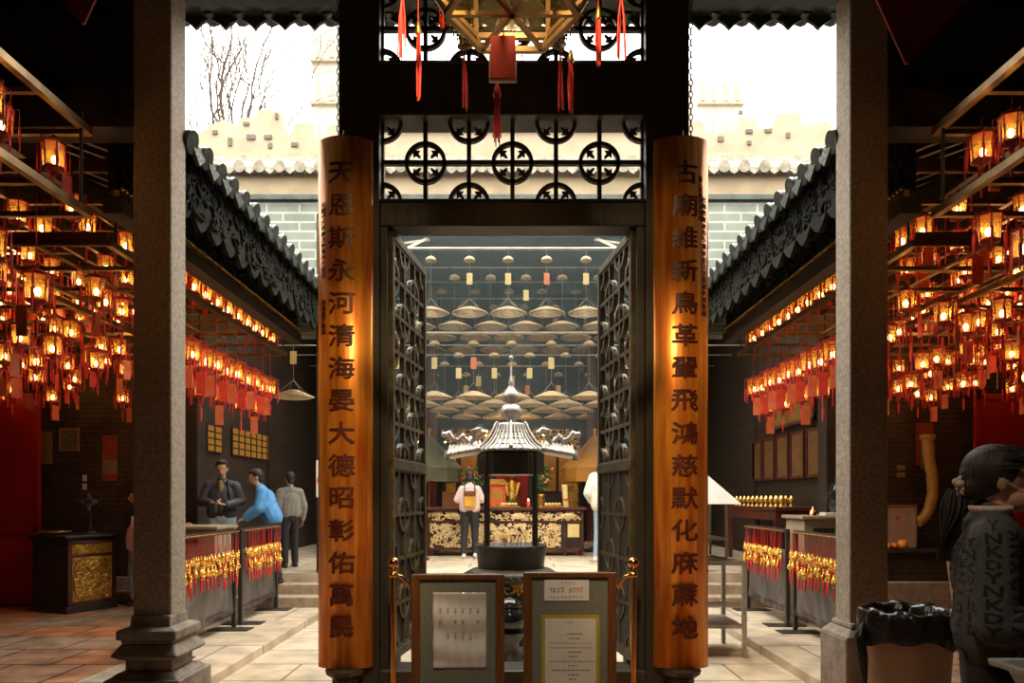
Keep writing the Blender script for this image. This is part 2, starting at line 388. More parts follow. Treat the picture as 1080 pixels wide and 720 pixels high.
# tiled gallery eaves facing the court
for s in (-1, 1):
    a = MB(); y = 5.45; i = 0
    b = MB()
    while y < 10.15:
        # half-round cover tile running up the slope, with its round end cap
        a.tube([(s * 2.46, y, 4.40), (s * 2.9, y, 4.57), (s * 4.2, y, 5.06)], [.075, .07, .07], 12)
        a.tube([(s * 2.445, y, 4.395), (s * 2.475, y, 4.405)], [.088, .088], 16)
        # drip tile between
        yy = y + .135
        poly = [(-.12, .02), (-.09, -.05), (-.04, -.09), (0, -.13), (.04, -.09), (.09, -.05), (.12, .02)]
        d = MB().prism(poly, 0, .03).xf(Matrix.Translation((s * 2.48, yy, 4.40)) @ Matrix.Rotation(PI / 2 * s, 4, 'Z'))
        a.join(d)
        y += .27; i += 1
    a.add([(s * 2.48, 5.4, 4.39), (s * 4.2, 5.4, 5.03), (s * 4.2, 10.2, 5.03), (s * 2.48, 10.2, 4.39),
           (s * 2.48, 5.4, 4.36), (s * 4.2, 5.4, 5.00), (s * 4.2, 10.2, 5.00), (s * 2.48, 10.2, 4.36)],
          [(0, 1, 2, 3), (7, 6, 5, 4), (0, 4, 5, 1), (2, 6, 7, 3), (3, 7, 4, 0)])
    ev = struct('roof_eave', a, 'tile_roof'); ev.location.z = -.22
    # carved fascia boards: outer one with scroll work, inner frieze with a gilt bead
    f = MB().box(s * 2.57, s * 2.61, 5.42, 10.0, 3.98, 4.37)
    g = MB().box(s * 3.02, s * 3.08, 5.42, 10.0, 3.88, 4.55)
    n = 15
    for j in range(n):      # scalloped lower edge
        y0 = 5.42 + j * 4.58 / n; y1 = y0 + 4.58 / n
        f.join(MB().prism([(0, 0), (.08, -.08), (.153, -.12), (.226, -.08), (.306, 0)], 0, .04).xf(Matrix.Translation((s * 2.57 if s > 0 else -2.57, y0, 3.98)) @ Matrix.Rotation(PI / 2, 4, 'Z')))
    sc = scrolls(MB(), 4.5, .40, 230, R, .014, 0, .10).xf(Matrix.Translation((s * 2.56, 7.72, 4.17)) @ Matrix.Rotation(PI / 2, 4, 'Z'))
    f.join(sc)
    sc = scrolls(MB(), 4.5, .6, 240, R, .014, 0, .10).xf(Matrix.Translation((s * 3.01, 7.72, 4.2)) @ Matrix.Rotation(PI / 2, 4, 'Z'))
    g.join(sc)
    t1 = struct('trim_fascia', f, 'carved'); t2 = struct('trim_frieze', g, 'carved'); t1.location.z = -.22; t2.location.z = -.08
    bd = MB().box(s * 2.99, s * 3.03, 5.42, 10.0, 3.83, 3.88)
    y = 5.45
    while y < 10: bd.ell((s * 2.985, y, 3.90), .018, 6, 4); y += .055
    spart('gilt_bead', bd, 'brass', t2)
    bm_ = MB().box(s * 2.96, s * 3.12, 5.42, 10.0, 3.62, 3.74)
    struct('beam', bm_, 'timber')
    # outer purlins and gallery posts further in
    c = MB().box(s * 4.5, s * 4.66, 5.42, 10.2, 4.6, 4.8)
    struct('beam', c, 'timber')

# stone columns
def column(x, kind):
    a = MB().box(x - .14, x + .14, YP, YP + .24, .40, 5.42)
    o = struct('column', a, 'stone', .015)
    b = MB()
    def sq(hw, z0, z1, hw2=None):
        hw2 = hw if hw2 is None else hw2; cy = YP + .12
        b.add([(x - hw, cy - hw, z0), (x + hw, cy - hw, z0), (x + hw, cy + hw, z0), (x - hw, cy + hw, z0),
               (x - hw2, cy - hw2, z1), (x + hw2, cy - hw2, z1), (x + hw2, cy + hw2, z1), (x - hw2, cy + hw2, z1)],
              [(0, 3, 2, 1), (4, 5, 6, 7), (0, 1, 5, 4), (1, 2, 6, 5), (2, 3, 7, 6), (3, 0, 4, 7)])
    if kind == 'moulded':
        sq(.27, 0, .16); sq(.25, .16, .20, .20); sq(.17, .20, .29); sq(.20, .29, .32, .245); sq(.245, .32, .40, .19)
        sq(.19, .40, .43); sq(.215, .43, .50, .215); sq(.21, .50, .52, .15)
        sq(.15, .5, .6, .142)
    else:
        sq(.215, 0, .44); sq(.215, .44, .50, .16); sq(.16, .5, .54, .15)
    spart('column_base', b, 'stone_dark', o, .012)
    return o
column(-2.62, 'moulded'); column(2.60, 'plain')

# portal frame: black timber posts and lintels
def px(x): return (x - 540) / 145.
def pz(y): return H + (HZ - y) / 145.
fr = MB()
fr.box(px(357), px(400), YP, YP + .25, -.02, 5.42); fr.box(px(681), px(727), YP, YP + .25, -.02, 5.42)
fr.box(px(400), px(681), YP + .02, YP + .23, pz(120), pz(64)); fr.box(px(400), px(681), YP + .02, YP + .23, pz(237), pz(208))
fr.box(px(400), px(408), YP + .02, YP + .2, -.02, pz(237)); fr.box(px(672), px(681), YP + .02, YP + .2, -.02, pz(237))
fr.box(px(400), px(681), YP + .03, YP + .22, pz(-24), 5.42)
fr.box(px(400), px(681), YP - .0, YP + .26, pz(212), pz(209)); fr.box(px(400), px(681), YP, YP + .26, pz(121), pz(118)); fr.box(px(400), px(681), YP, YP + .26, pz(66), pz(63))
door = struct('door_frame', fr, 'black', .008)
spart('threshold', MB().box(px(400), px(681), YP - .03, YP + .27, -.1, .2), 'black', door, .01)
spart('door_socket', MB().box(px(400), px(414), YP + .2, YP + .4, -.1, .22).box(px(666), px(681), YP + .2, YP + .4, -.1, .22), 'stone_dark', door, .01)

def lattice(w, h, nx, ny, t=.03, bar=.018, rr=.152, phase=0, mid_only=False):
    """ironwork screen: bars with a wheel of four sprigs at every other crossing; origin lower left, in XZ"""
    a = MB(); sx, sz = w / nx, h / ny
    for i in range(nx + 1): a.box(i * sx - bar, i * sx + bar, -t, t, 0, h)
    for j in range(ny + 1):
        if mid_only and (j % 2 == 0): continue
        a.box(0, w, -t, t, j * sz - bar, j * sz + bar)
    for i in range(nx + 1):
        for j in range(ny + 1):
            if (i + j + phase) % 2: continue
            cx, cz = i * sx, j * sz; n = 36
            for q in range(n):
                a0, a1 = 2 * PI * q / n, 2 * PI * (q + 1) / n
                mx_, mz_ = cx + rr * math.cos((a0 + a1) / 2), cz + rr * math.sin((a0 + a1) / 2)
                if not (-.005 <= mx_ <= w + .005 and -.005 <= mz_ <= h + .005): continue
                r0, r1 = rr - .024, rr + .004
                P = [(cx + r0 * math.cos(a0), cz + r0 * math.sin(a0)), (cx + r1 * math.cos(a0), cz + r1 * math.sin(a0)),
                     (cx + r1 * math.cos(a1), cz + r1 * math.sin(a1)), (cx + r0 * math.cos(a1), cz + r0 * math.sin(a1))]
                a.prism(P, -t, t)
            for q in range(4):
                th = PI / 4 + q * PI / 2
                if not (0 <= cx + .1 * math.cos(th) <= w and 0 <= cz + .1 * math.sin(th) <= h): continue
                # three-pronged sprig growing inwards from the ring
                shape = [(.148, -.016), (.118, -.013), (.094, -.036), (.090, -.012), (.062, -.008), (.050, 0), (.062, .008), (.090, .012), (.094, .036), (.118, .013), (.148, .016)]
                P = [(cx + u * math.cos(th) - v * math.sin(th), cz + u * math.sin(th) + v * math.cos(th)) for u, v in shape]
                a.prism(P, -t * .4, t * .4)
    return a
w_ = px(681) - px(400)
for y1 in (208, 64):
    o = struct('window_transom', lattice(w_, pz(y1 - 88) - pz(y1), 6, 2, .020, .016, .152, 0, True), 'iron')
    o.location = (px(400), YP + .12, pz(y1))

# lattice door leaves, swung open into the court
def leaf(side):
    w, h0, h1 = .95, .24, pz(238)
    hh = h1 - h0
    a = MB().box(0, .05, -.03, .03, 0, hh).box(w - .05, w, -.03, .03, 0, hh).box(0, w, -.03, .03, 0, .07).box(0, w, -.03, .03, hh - .06, hh)
    a.box(0, w, -.035, .035, 1.42, 1.50)
    o = struct('door', a, 'iron_door', .006); o.name = 'door_1' if side < 0 else 'door_2'
    up = lattice(w - .1, hh - 1.56, 3, 6, .018, .014, .135, 1)
    g = spart('door_lattice', up.xf(Matrix.Translation((.05, 0, 1.50))), 'iron_door', o)
    lo = lattice(w - .1, 1.35, 3, 4, .02, .014, .135, 0)
    spart('door_lattice', lo.xf(Matrix.Translation((.05, 0, .07))), 'iron_door', o)
    spart('door_panel', MB().box(.05, w - .05, .0, .012, .07, 1.42), 'black', o)
    x = px(409) if side < 0 else px(671)
    o.location = (x, YP + .07, h0)
    ang = math.radians(82)
    if side < 0: o.rotation_euler = (0, 0, ang)
    else: o.rotation_euler = (0, 0, PI - ang)
    return o
leaf(-1); leaf(1)

# tiled eave of the entrance roof, its drip tiles silhouetted against the sky
a = MB().box(-7.4, 7.4, 5.6, 5.8, 5.34, 5.42)
x = -2.8
while x < 2.85:
    a.prism([(x - .12, 5.36), (x - .105, 5.315), (x - .045, 5.28), (x, 5.235), (x + .045, 5.28), (x + .105, 5.315), (x + .12, 5.36)], 5.74, 5.77)
    a.tube([(x + .12, 5.70, 5.39), (x + .12, 5.83, 5.37)], .07, 12)
    x += .24
struct('roof_eave', a, 'tile_roof')
struct('beam', MB().box(-7.2, 7.2, YP - .02, YP + .28, 5.22, 5.42), 'black')
for s in (-1, 1):      # gallery head beams in line with the portal
    struct('beam', MB().box(s * 2.75, s * 7.2, YP, YP + .24, 4.15, 4.42), 'timber')

# ------------------------------------------------------------------ far hall
YH = 10.0
a = MB().box(-4.75, -2.75, YH, YH + .3, .4, 5.75).box(2.75, 4.75, YH, YH + .3, .4, 5.75)
a.box(-2.75, 2.75, YH, YH + .3, 5.45, 5.75)
# openings into the side chambers are cut by building the brick only above 3.6 m
a = MB().box(-2.75, 2.75, YH, YH + .3, 5.45, 5.62)
for s in (-1, 1):
    a.box(s * 2.75, s * 4.75, YH, YH + .3, 3.75, 5.62)
struct('wall_hall_front', a, 'brick_grey')
b = MB().box(-4.95, 4.95, YH - .06, YH + .3, 5.62, 5.70)
struct('trim_cornice', b, 'tile_roof', .01)
struct('trim_parapet', MB().box(-4.95, 4.95, YH - .03, YH + .3, 5.70, 5.97), 'white_wall', .01)
# its tiled roof slope
a = MB()
a.add([(-5, YH - .1, 5.97), (5, YH - .1, 5.97), (5, YH + 1.25, 6.60), (-5, YH + 1.25, 6.60), (-5, YH - .1, 6.03), (5, YH - .1, 6.03), (5, YH + 1.25, 6.66), (-5, YH + 1.25, 6.66)],
      [(0, 3, 2, 1), (4, 5, 6, 7), (0, 1, 5, 4), (1, 2, 6, 5), (2, 3, 7, 6), (3, 0, 4, 7)])
x = -4.9
while x < 5:
    a.tube([(x, YH - .14, 6.04), (x, YH + 1.25, 6.69)], .065, 10)
    a.tube([(x, YH - .16, 6.04), (x, YH - .13, 6.045)], .08, 12)
    a.prism([(x + .04, 6.03), (x + .09, 5.98), (x + .14, 5.945), (x + .19, 5.98), (x + .24, 6.03)], YH - .14, YH - .11)
    x += .28
a.box(-5, 5, YH + 1.2, YH + 1.42, 6.55, 6.84)
struct('roof_slope', a, 'tile_pale')
for s in (-1, 1):      # granite jamb pillars
    struct('column', MB().box(s * 2.62, s * 2.75, YH - .02, YH + .32, .4, 5.45), 'timber', .02)
    struct('column', MB().box(s * 4.42, s * 4.62, YH, YH + .3, .4, 3.75), 'timber', .02)
# hall side walls, back wall, ceiling behind the skylight
for s in (-1, 1):
    n = 'hall_left' if s < 0 else 'hall_right'
    struct('wall_' + n, MB().box(s * 4.5, s * 4.75, 13.2, 17, .4, 6.4), 'timber')
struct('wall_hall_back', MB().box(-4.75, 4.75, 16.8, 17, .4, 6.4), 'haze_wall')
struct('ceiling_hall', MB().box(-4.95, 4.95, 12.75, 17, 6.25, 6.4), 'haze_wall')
a = MB()
for s in (-1, 1):
    a.beam((s * 1.55, 12.9, 6.15), (s * 2.3, 12.3, 5.55), .045, .045)
    a.beam((s * 4.4, 12.3, 5.5), (s * 1.5, 12.95, 6.15), .04, .04)
struct('trim_roof_truss', a, 'steel_pale')

# ------------------------------------------------------------------ buildings and tree beyond
def win(mb, x0, x1, z0, z1, y): mb.box(x0, x1, y - .05, y + .02, z0, z1)
K = 37.5; yb = F / K
pts = [(-10, 5), (10, 5), (10, 11.6)]
def wx(p): return (p - 540) / K
def wz(p): return H + (HZ - p) / K
sil = [(1000, 135), (880, 135), (870, 128), (848, 132), (842, 118), (820, 120), (816, 135), (800, 135), (798, 124), (780, 124), (778, 140), (745, 140), (740, 128), (700, 128),
       (640, 122), (540, 122), (400, 122), (345, 134), (340, 150), (335, 150), (330, 130), (312, 130), (306, 142), (298, 140), (296, 118), (282, 115), (272, 118), (270, 124),
       (252, 124), (250, 132), (236, 126), (222, 132), (216, 138), (200, 142), (80, 150)]
poly = [(wx(80), 4), (wx(1000), 4)] + [(wx(x), wz(y)) for x, y in sil]
a = MB().prism(poly, yb, yb + .5)
par = tag(part('parapet_wall', a, 'pale_block'), 'pale weathered stepped parapet wall behind the far hall roof', 'wall', kind='thing')
for x, y, w, h in ((265, 145, 9, 5), (283, 145, 8, 4), (243, 150, 4, 8), (285, 154, 4, 5), (311, 153, 7, 4), (260, 131, 6, 3), (227, 140, 5, 4), (292, 123, 3, 6),
                   (790, 139, 7, 4), (810, 138, 7, 4), (831, 143, 4, 5), (760, 147, 6, 5), (790, 151, 4, 4), (781, 119, 4, 3)):
    b = MB(); win(b, wx(x - w / 2), wx(x + w / 2), wz(y + h / 2), wz(y - h / 2), yb)
    spart('wall_opening', b, 'hole', par)
spart('coping', MB().box(wx(80), wx(1000), yb - .12, yb + .1, wz(166), wz(163)), 'white_wall', par)
spart('coping', MB().box(wx(400), wx(700), yb - .1, yb + .1, wz(139), wz(136)), 'white_wall', par)
def tower(x0, x1, ytop, k, label, cols, rows):
    g = lambda p: (p - 540) / k; hz_ = lambda p: H + (HZ - p) / k
    y = F / k
    t = thing('apartment_tower', label, 'building', ((g(x0) + g(x1)) / 2, y, 0))
    w = (g(x1) - g(x0)) / 2; ht = hz_(ytop)
    part('wall', MB().box(-w, w, 0, 8, 0, ht), 'tower', t)
    b = MB(); c = MB()
    for j in range(rows):
        z = ht - 1.8 - j * 3.0
        for i in range(cols):
            xx = -w + (i + .5) * 2 * w / cols
            b = MB().box(xx - w / cols * .35, xx + w / cols * .35, -.06, .05, z - .8, z + .5); part('window', b, 'tile_pale', t)
        c.box(-w, w, -.25, 0, z - 1.15, z - 1.0)
    part('ledge', c, 'white_wall', t)
tower(328, 372, 22, 15, 'tall pinkish building seen at the edge of the opening beside the hanging chain', 3, 9)
tower(735, 784, 70, 14, 'pale low tower beyond the parapet right of the right hanging chain', 4, 7)

def tree():
    rnd = random.Random(11); mb = MB(); tw = MB()
    def grow(p, d, L, r, n):
        pts = [p]; rs = [r]; dd = d.copy()
        for i in range(5):
            dd = (dd + Vector((rnd.uniform(-.25, .25), rnd.uniform(-.2, .2), rnd.uniform(-.16, .22)))).normalized()
            pts.append(pts[-1] + dd * L / 5); rs.append(r * (1 - .055 * (i + 1)))
        (mb if n > 3 else tw).tube(pts, rs, 6 if n > 2 else 4)
        if n == 0: return
        for i in range(2 if n < 4 else 3):
            q = pts[rnd.choice((2, 3, 4, 5))]
            a = Vector((rnd.uniform(-1, 1), rnd.uniform(-.6, .6), rnd.uniform(-.25, .9))).normalized()
            grow(q, (dd * .9 + a * .8).normalized(), L * rnd.uniform(.62, .8), rs[-1] * .72, n - 1)
        grow(pts[-1], dd, L * .8, rs[-1] * .9, n - 1)
    t = thing('bare_tree', 'leafless tree with thin spreading branches behind the stepped parapet', 'tree', (-11.6, 27, 0))
    grow(Vector((0, 0, 9.5)), Vector((.30, 0, 1)).normalized(), 4.0, .13, 6)
    mb.tube([(-.2, 0, 0), (-.3, 0, 5), (0, 0, 9.6)], [.35, .26, .16], 8)
    part('trunk', mb, 'bark', t); part('twigs', tw, 'bark', t); return mb, tw, t
TREE = tree()
# ================================================================== portal things
def board(x, chars, small, label, smallside):
    w, zb, zt, sag = .395, .23, 4.03, .085
    yb_ = YP - .03
    t = thing('couplet_board', label, 'couplet board', (x, yb_, zb), 0, 'curved gilt couplet boards on the portal posts')
    n = 26; out = []; 
    for i in range(n + 1):
        u = -1 + 2 * i / n; out.append((u * w / 2, -sag * (1 - u * u)))
    inn = [(p[0] * .96, p[1] + .022) for p in out][::-1]
    ring = out + inn; m = len(ring); hh = zt - zb
    vs = [(a, b, 0) for a, b in ring] + [(a, b, hh) for a, b in ring]
    mb = MB(); mb.add(vs, [(i, (i + 1) % m, (i + 1) % m + m, i + m) for i in range(m)], True)
    for z in (0, m):
        for i in range(n):
            q = (i + z, i + 1 + z, m - 2 - i + z, m - 1 - i + z); mb.add([], []); mb.f.append(q if z else q[::-1]); mb.sm.append(False)
    part('curved_board', mb, 'lacquer', t)
    def wrap(tm, off=.0035):
        tm.v = [(a, -sag * (1 - (2 * a / w) ** 2) + b - off, z) for a, b, z in tm.v]; return tm
    y0 = H + (HZ - 189) / 145. - zb; y1 = H + (HZ - 659) / 145. - zb
    for i, ch in enumerate(chars):
        z = y0 + (y1 - y0) * i / (len(chars) - 1)
        g0 = text_mb(ch, .172, .002, 0, sub=.016); tm = MB()
        for dx, dz in ((-.0035, -.002), (.0035, .002), (-.002, .0035)): tm.join(g0, Matrix.Translation((dx, -.0002 * dz * 1000, dz)))
        xs = [v[0] for v in tm.v]; zs = [v[2] for v in tm.v]
        cx, cz = (min(xs) + max(xs)) / 2, (min(zs) + max(zs)) / 2
        tm.v = [((a - cx) * 1.16 + .012 * (-smallside), b, (c - cz) * .98 + z) for a, b, c in tm.v]
        part('character', wrap(tm), 'char', t)
    for txt, sx, zt_, sz in small:
        tm = MB()
        for i, ch in enumerate(txt):
            g = text_mb(ch, .040, .002, .001)
            tm.join(g, Matrix.Translation((sx, 0, zt_ - i * sz)))
        part('small_inscription', wrap(tm), 'char', t)
    # lotus stand under the board, hanging iron hook on top
    b = MB().lathe([(.15, -.23), (.16, -.19), (.13, -.15), (.10, -.12), (.10, -.08), (.14, -.05), (.15, -.02), (.14, 0)], (0, 0.02, 0), 8, False, PI / 8)
    part('stand', b, 'black', t)
    part('hook', MB().tube([(0, -.03, hh - .02), (0, -.03, hh + .06)], .012), 'iron', t)
    return t
board(-1.2034, '天恩斯永河清海晏大德昭彰佑萬民', [('光緒十六年歲次庚寅仲冬吉旦', -.150, 3.32, .042), ('沐恩弟子敬送', -.150, 2.62, .042)],
      'curved gilt board with dark characters 天恩斯永河清海晏大德昭彰佑萬民', 1)
board(1.2207, '古廟維新鳥革翬飛鴻慈默化庥蔴地', [('光緒庚寅歲仲冬重修吉旦沐恩弟子同敬送', .158, 3.36, .048), ('里人敬書同沐神恩', .128, 3.5, .04)],
      'curved gilt board with dark characters 古廟維新鳥革翬飛鴻慈默化庥蔴地', -1)

def chain(x, z0, z1, label):
    y = YP + .12
    mb = MB(); z = 0; i = 0; L = .052
    while z < z1 - z0:
        pts = []
        for q in range(13):
            a = 2 * PI * q / 12; u = .013 * math.cos(a); v = L * .5 * math.sin(a)
            pts.append((u, 0, z + v + L / 2) if i % 2 == 0 else (0, u, z + v + L / 2))
        mb.tube(pts, .0042, 6); z += L * .82; i += 1
    solo('hanging_chain', mb, 'iron', label, 'chain', (x, y, z0), 0)
chain(px(353), 4.0, 5.2, 'thin iron chain hanging in the gap between pale tower and the 天恩 board top')
chain(px(733), 4.0, 5.2, 'thin iron chain hanging above the outer corner of the 古廟 board')

# ------------------------------------------------------------------ notice boards
def notice(x0, x1, ytop, k, name_label, papers):
    w = (x1 - x0) / k; zt = H - (ytop - HZ) / k; cx = ((x0 + x1) / 2 - 540) / k
    t = thing('notice_board', name_label, 'notice board', (cx, F / k, 0), 0, 'wood-framed notice boards before the threshold')
    fw = .055; fb = .25
    a = MB().box(-w / 2, -w / 2 + fw, -.02, .02, fb, zt).box(w / 2 - fw, w / 2, -.02, .02, fb, zt)
    a.box(-w / 2, w / 2, -.022, .02, zt - .035, zt).box(-w / 2, w / 2, -.02, .02, fb, fb + .05)
    part('frame', a, 'oak', t, .006)
    part('felt_panel', MB().box(-w / 2 + fw, w / 2 - fw, -.004, .012, fb + .05, zt - .035), 'felt', t)
    for s in (-1, 1):
        part('leg', MB().beam((s * (w / 2 - .03), -.01, fb), (s * (w / 2 - .03), -.16, 0), .035, .035), 'oak', t)
        part('leg', MB().beam((s * (w / 2 - .03), .02, zt - .25), (s * (w / 2 - .03), .34, 0), .03, .03), 'oak', t)
    for (a0, a1, b0, b1, kind) in papers:      # pixel rectangle on the board
        X0, X1 = (a0 - (x0 + x1) / 2) / k, (a1 - (x0 + x1) / 2) / k; Z1, Z0 = H - (b0 - HZ) / k, H - (b1 - HZ) / k
        if kind == 'sleeve':      # crinkled plastic sleeve over a printed sheet
            n, m = 20, 30; vs = []; fs = []
            for j in range(m + 1):
                for i in range(n + 1):
                    u, v = i / n, j / m
                    d = .010 * math.sin(v * 15 + 1.2 * math.sin(u * 2.3) + .5) + .002 * math.sin(u * 31 + v * 7)
                    vs.append((X0 + (X1 - X0) * u, -.021 + d, Z0 + (Z1 - Z0) * v))
            for j in range(m):
                for i in range(n): fs.append((j * (n + 1) + i, j * (n + 1) + i + 1, (j + 1) * (n + 1) + i + 1, (j + 1) * (n + 1) + i))
            p = part('plastic_sleeve', MB().add(vs, fs, True), 'sleeve', t)
            p.modifiers.new('thick', 'SOLIDIFY').thickness = .0015
            tx = MB(); r = random.Random(3)
            for row in range(3):
                for c in range(6):
                    if r.random() < .75:
                        cx_ = X0 + .035 + c * (X1 - X0 - .05) / 6; cz_ = Z1 - .10 - row * .075
                        tx.box(cx_, cx_ + .022, -.0345, -.0335, cz_, cz_ + .003).box(cx_ + .004, cx_ + .018, -.0345, -.0335, cz_ - .010, cz_ - .007).box(cx_ + .01, cx_ + .013, -.0345, -.0335, cz_ - .02, cz_)
            part('printed_text', tx, 'ink', t)
        elif kind == 'strip':
            part('taped_notice', MB().box(X0, X1, -.010, -.006, Z0, Z1), 'paper_white', t)
            tx = MB(); ty = MB(); r = random.Random(5); cw = (X1 - X0 - .06) / 9
            for c in range(9):
                cx_ = X0 + .03 + c * cw
                if c != 4: (ty if c > 5 else tx).join(glyph(r, cw * .8, .030), Matrix.Translation((cx_, -.0112, (Z0 + Z1) / 2)))
                tx.join(glyph(r, cw * .6, .015), Matrix.Translation((cx_, -.0112, Z0 + .022)))
                if 2 < c < 7: tx.join(glyph(r, cw * .6, .012), Matrix.Translation((cx_, -.0112, Z1 - .02)))
            part('printed_text', tx, 'ink', t); part('printed_text', ty, 'ink_orange', t)
        else:
            g = .022
            part('gilt_border', MB().box(X0, X1, -.012, -.004, Z0, Z1), 'olive_gold', t)
            part('notice_sheet', MB().box(X0 + g, X1 - g, -.015, -.011, Z0 + g, Z1 - g), 'paper', t)
            tx = MB(); r = random.Random(8); z = Z1 - .12
            tx.box((X0 + X1) / 2 - .03, (X0 + X1) / 2 + .02, -.0162, -.0152, Z1 - .045, Z1 - .042)
            cw = (X1 - X0 - .1)
            rows = [.4, .3, 1, 1, .35, .3, 1, .35, .9, .35, .3, 1, 1, .5, 1, 1, .4, 1]
            for q in rows:
                x_ = (X0 + X1) / 2 - cw * q / 2 + (.03 if q < .5 else 0)
                while x_ < (X0 + X1) / 2 + cw * q / 2:
                    l = r.uniform(.008, .03); tx.box(x_, x_ + l, -.0162, -.0152, z, z + (.004 if q == 1 else .007)); x_ += l + .006
                z -= .028
                if z < Z0 + .04: break
            part('printed_text', tx, 'ink', t)
def glyph(r, w, h):
    """a printed sign too small to read: a few crossing strokes"""
    m = MB()
    for _ in range(3): z = r.uniform(-h / 2, h / 2); m.box(0, w, 0, .0008, z, z + h * .09)
    for _ in range(2): x = r.uniform(.1 * w, .9 * w); m.box(x, x + w * .12, 0, .0008, -h / 2, h / 2)
    return m
M['sleeve'] = mat('glossy_plastic_sleeve', (.70, .67, .64), (.76, .73, .7), rough=.12, scale=5)
M['olive_gold'] = mat('olive_gold_border', (.50, .40, .06), (.42, .33, .05), rough=.5, scale=5)
notice(434, 532, 605, 170, 'brown-framed notice board with a crinkled white sheet in a plastic sleeve', [(457, 513, 624, 704, 'sleeve')])
notice(552, 650, 603, 170, 'brown-framed notice board with a gold-bordered notice below a small taped strip', [(574, 621, 611, 633, 'strip'), (571, 632, 648, 760, 'sheet')])

def stanchion(x, k, label, s):
    t = thing('brass_stanchion', label, 'stanchion', ((x - 540) / k, F / k, 0), 0, 'brass stanchions beside the notice boards')
    part('base', MB().lathe([(.15, 0), (.15, .015), (.12, .03), (.03, .045), (.02, .07)], n=28), 'brass_shiny', t)
    part('pole', MB().tube([(0, 0, .03), (0, 0, .95)], .021, 16), 'brass_shiny', t)
    part('collar', MB().lathe([(.022, .90), (.034, .905), (.034, .93), (.022, .935), (.02, .95), (.03, .96), (.018, .97)], n=18), 'brass_shiny', t)
    part('ball_finial', MB().ell((0, 0, 1.0), .040, 20, 12), 'brass_shiny', t)
    part('rope_hook', MB().tube([(0, 0, .92), (-s * .05, .03, .90), (-s * .09, .05, .85), (-s * .085, .05, .82)], [.012, .016, .02, .014], 8), 'brass_shiny', t)
stanchion(415, 152, 'brass post with ball top beside the left lattice door and the plastic-sleeve board', -1)
stanchion(668, 152, 'brass post with ball top beside the right lattice door and the gold-bordered board', 1)

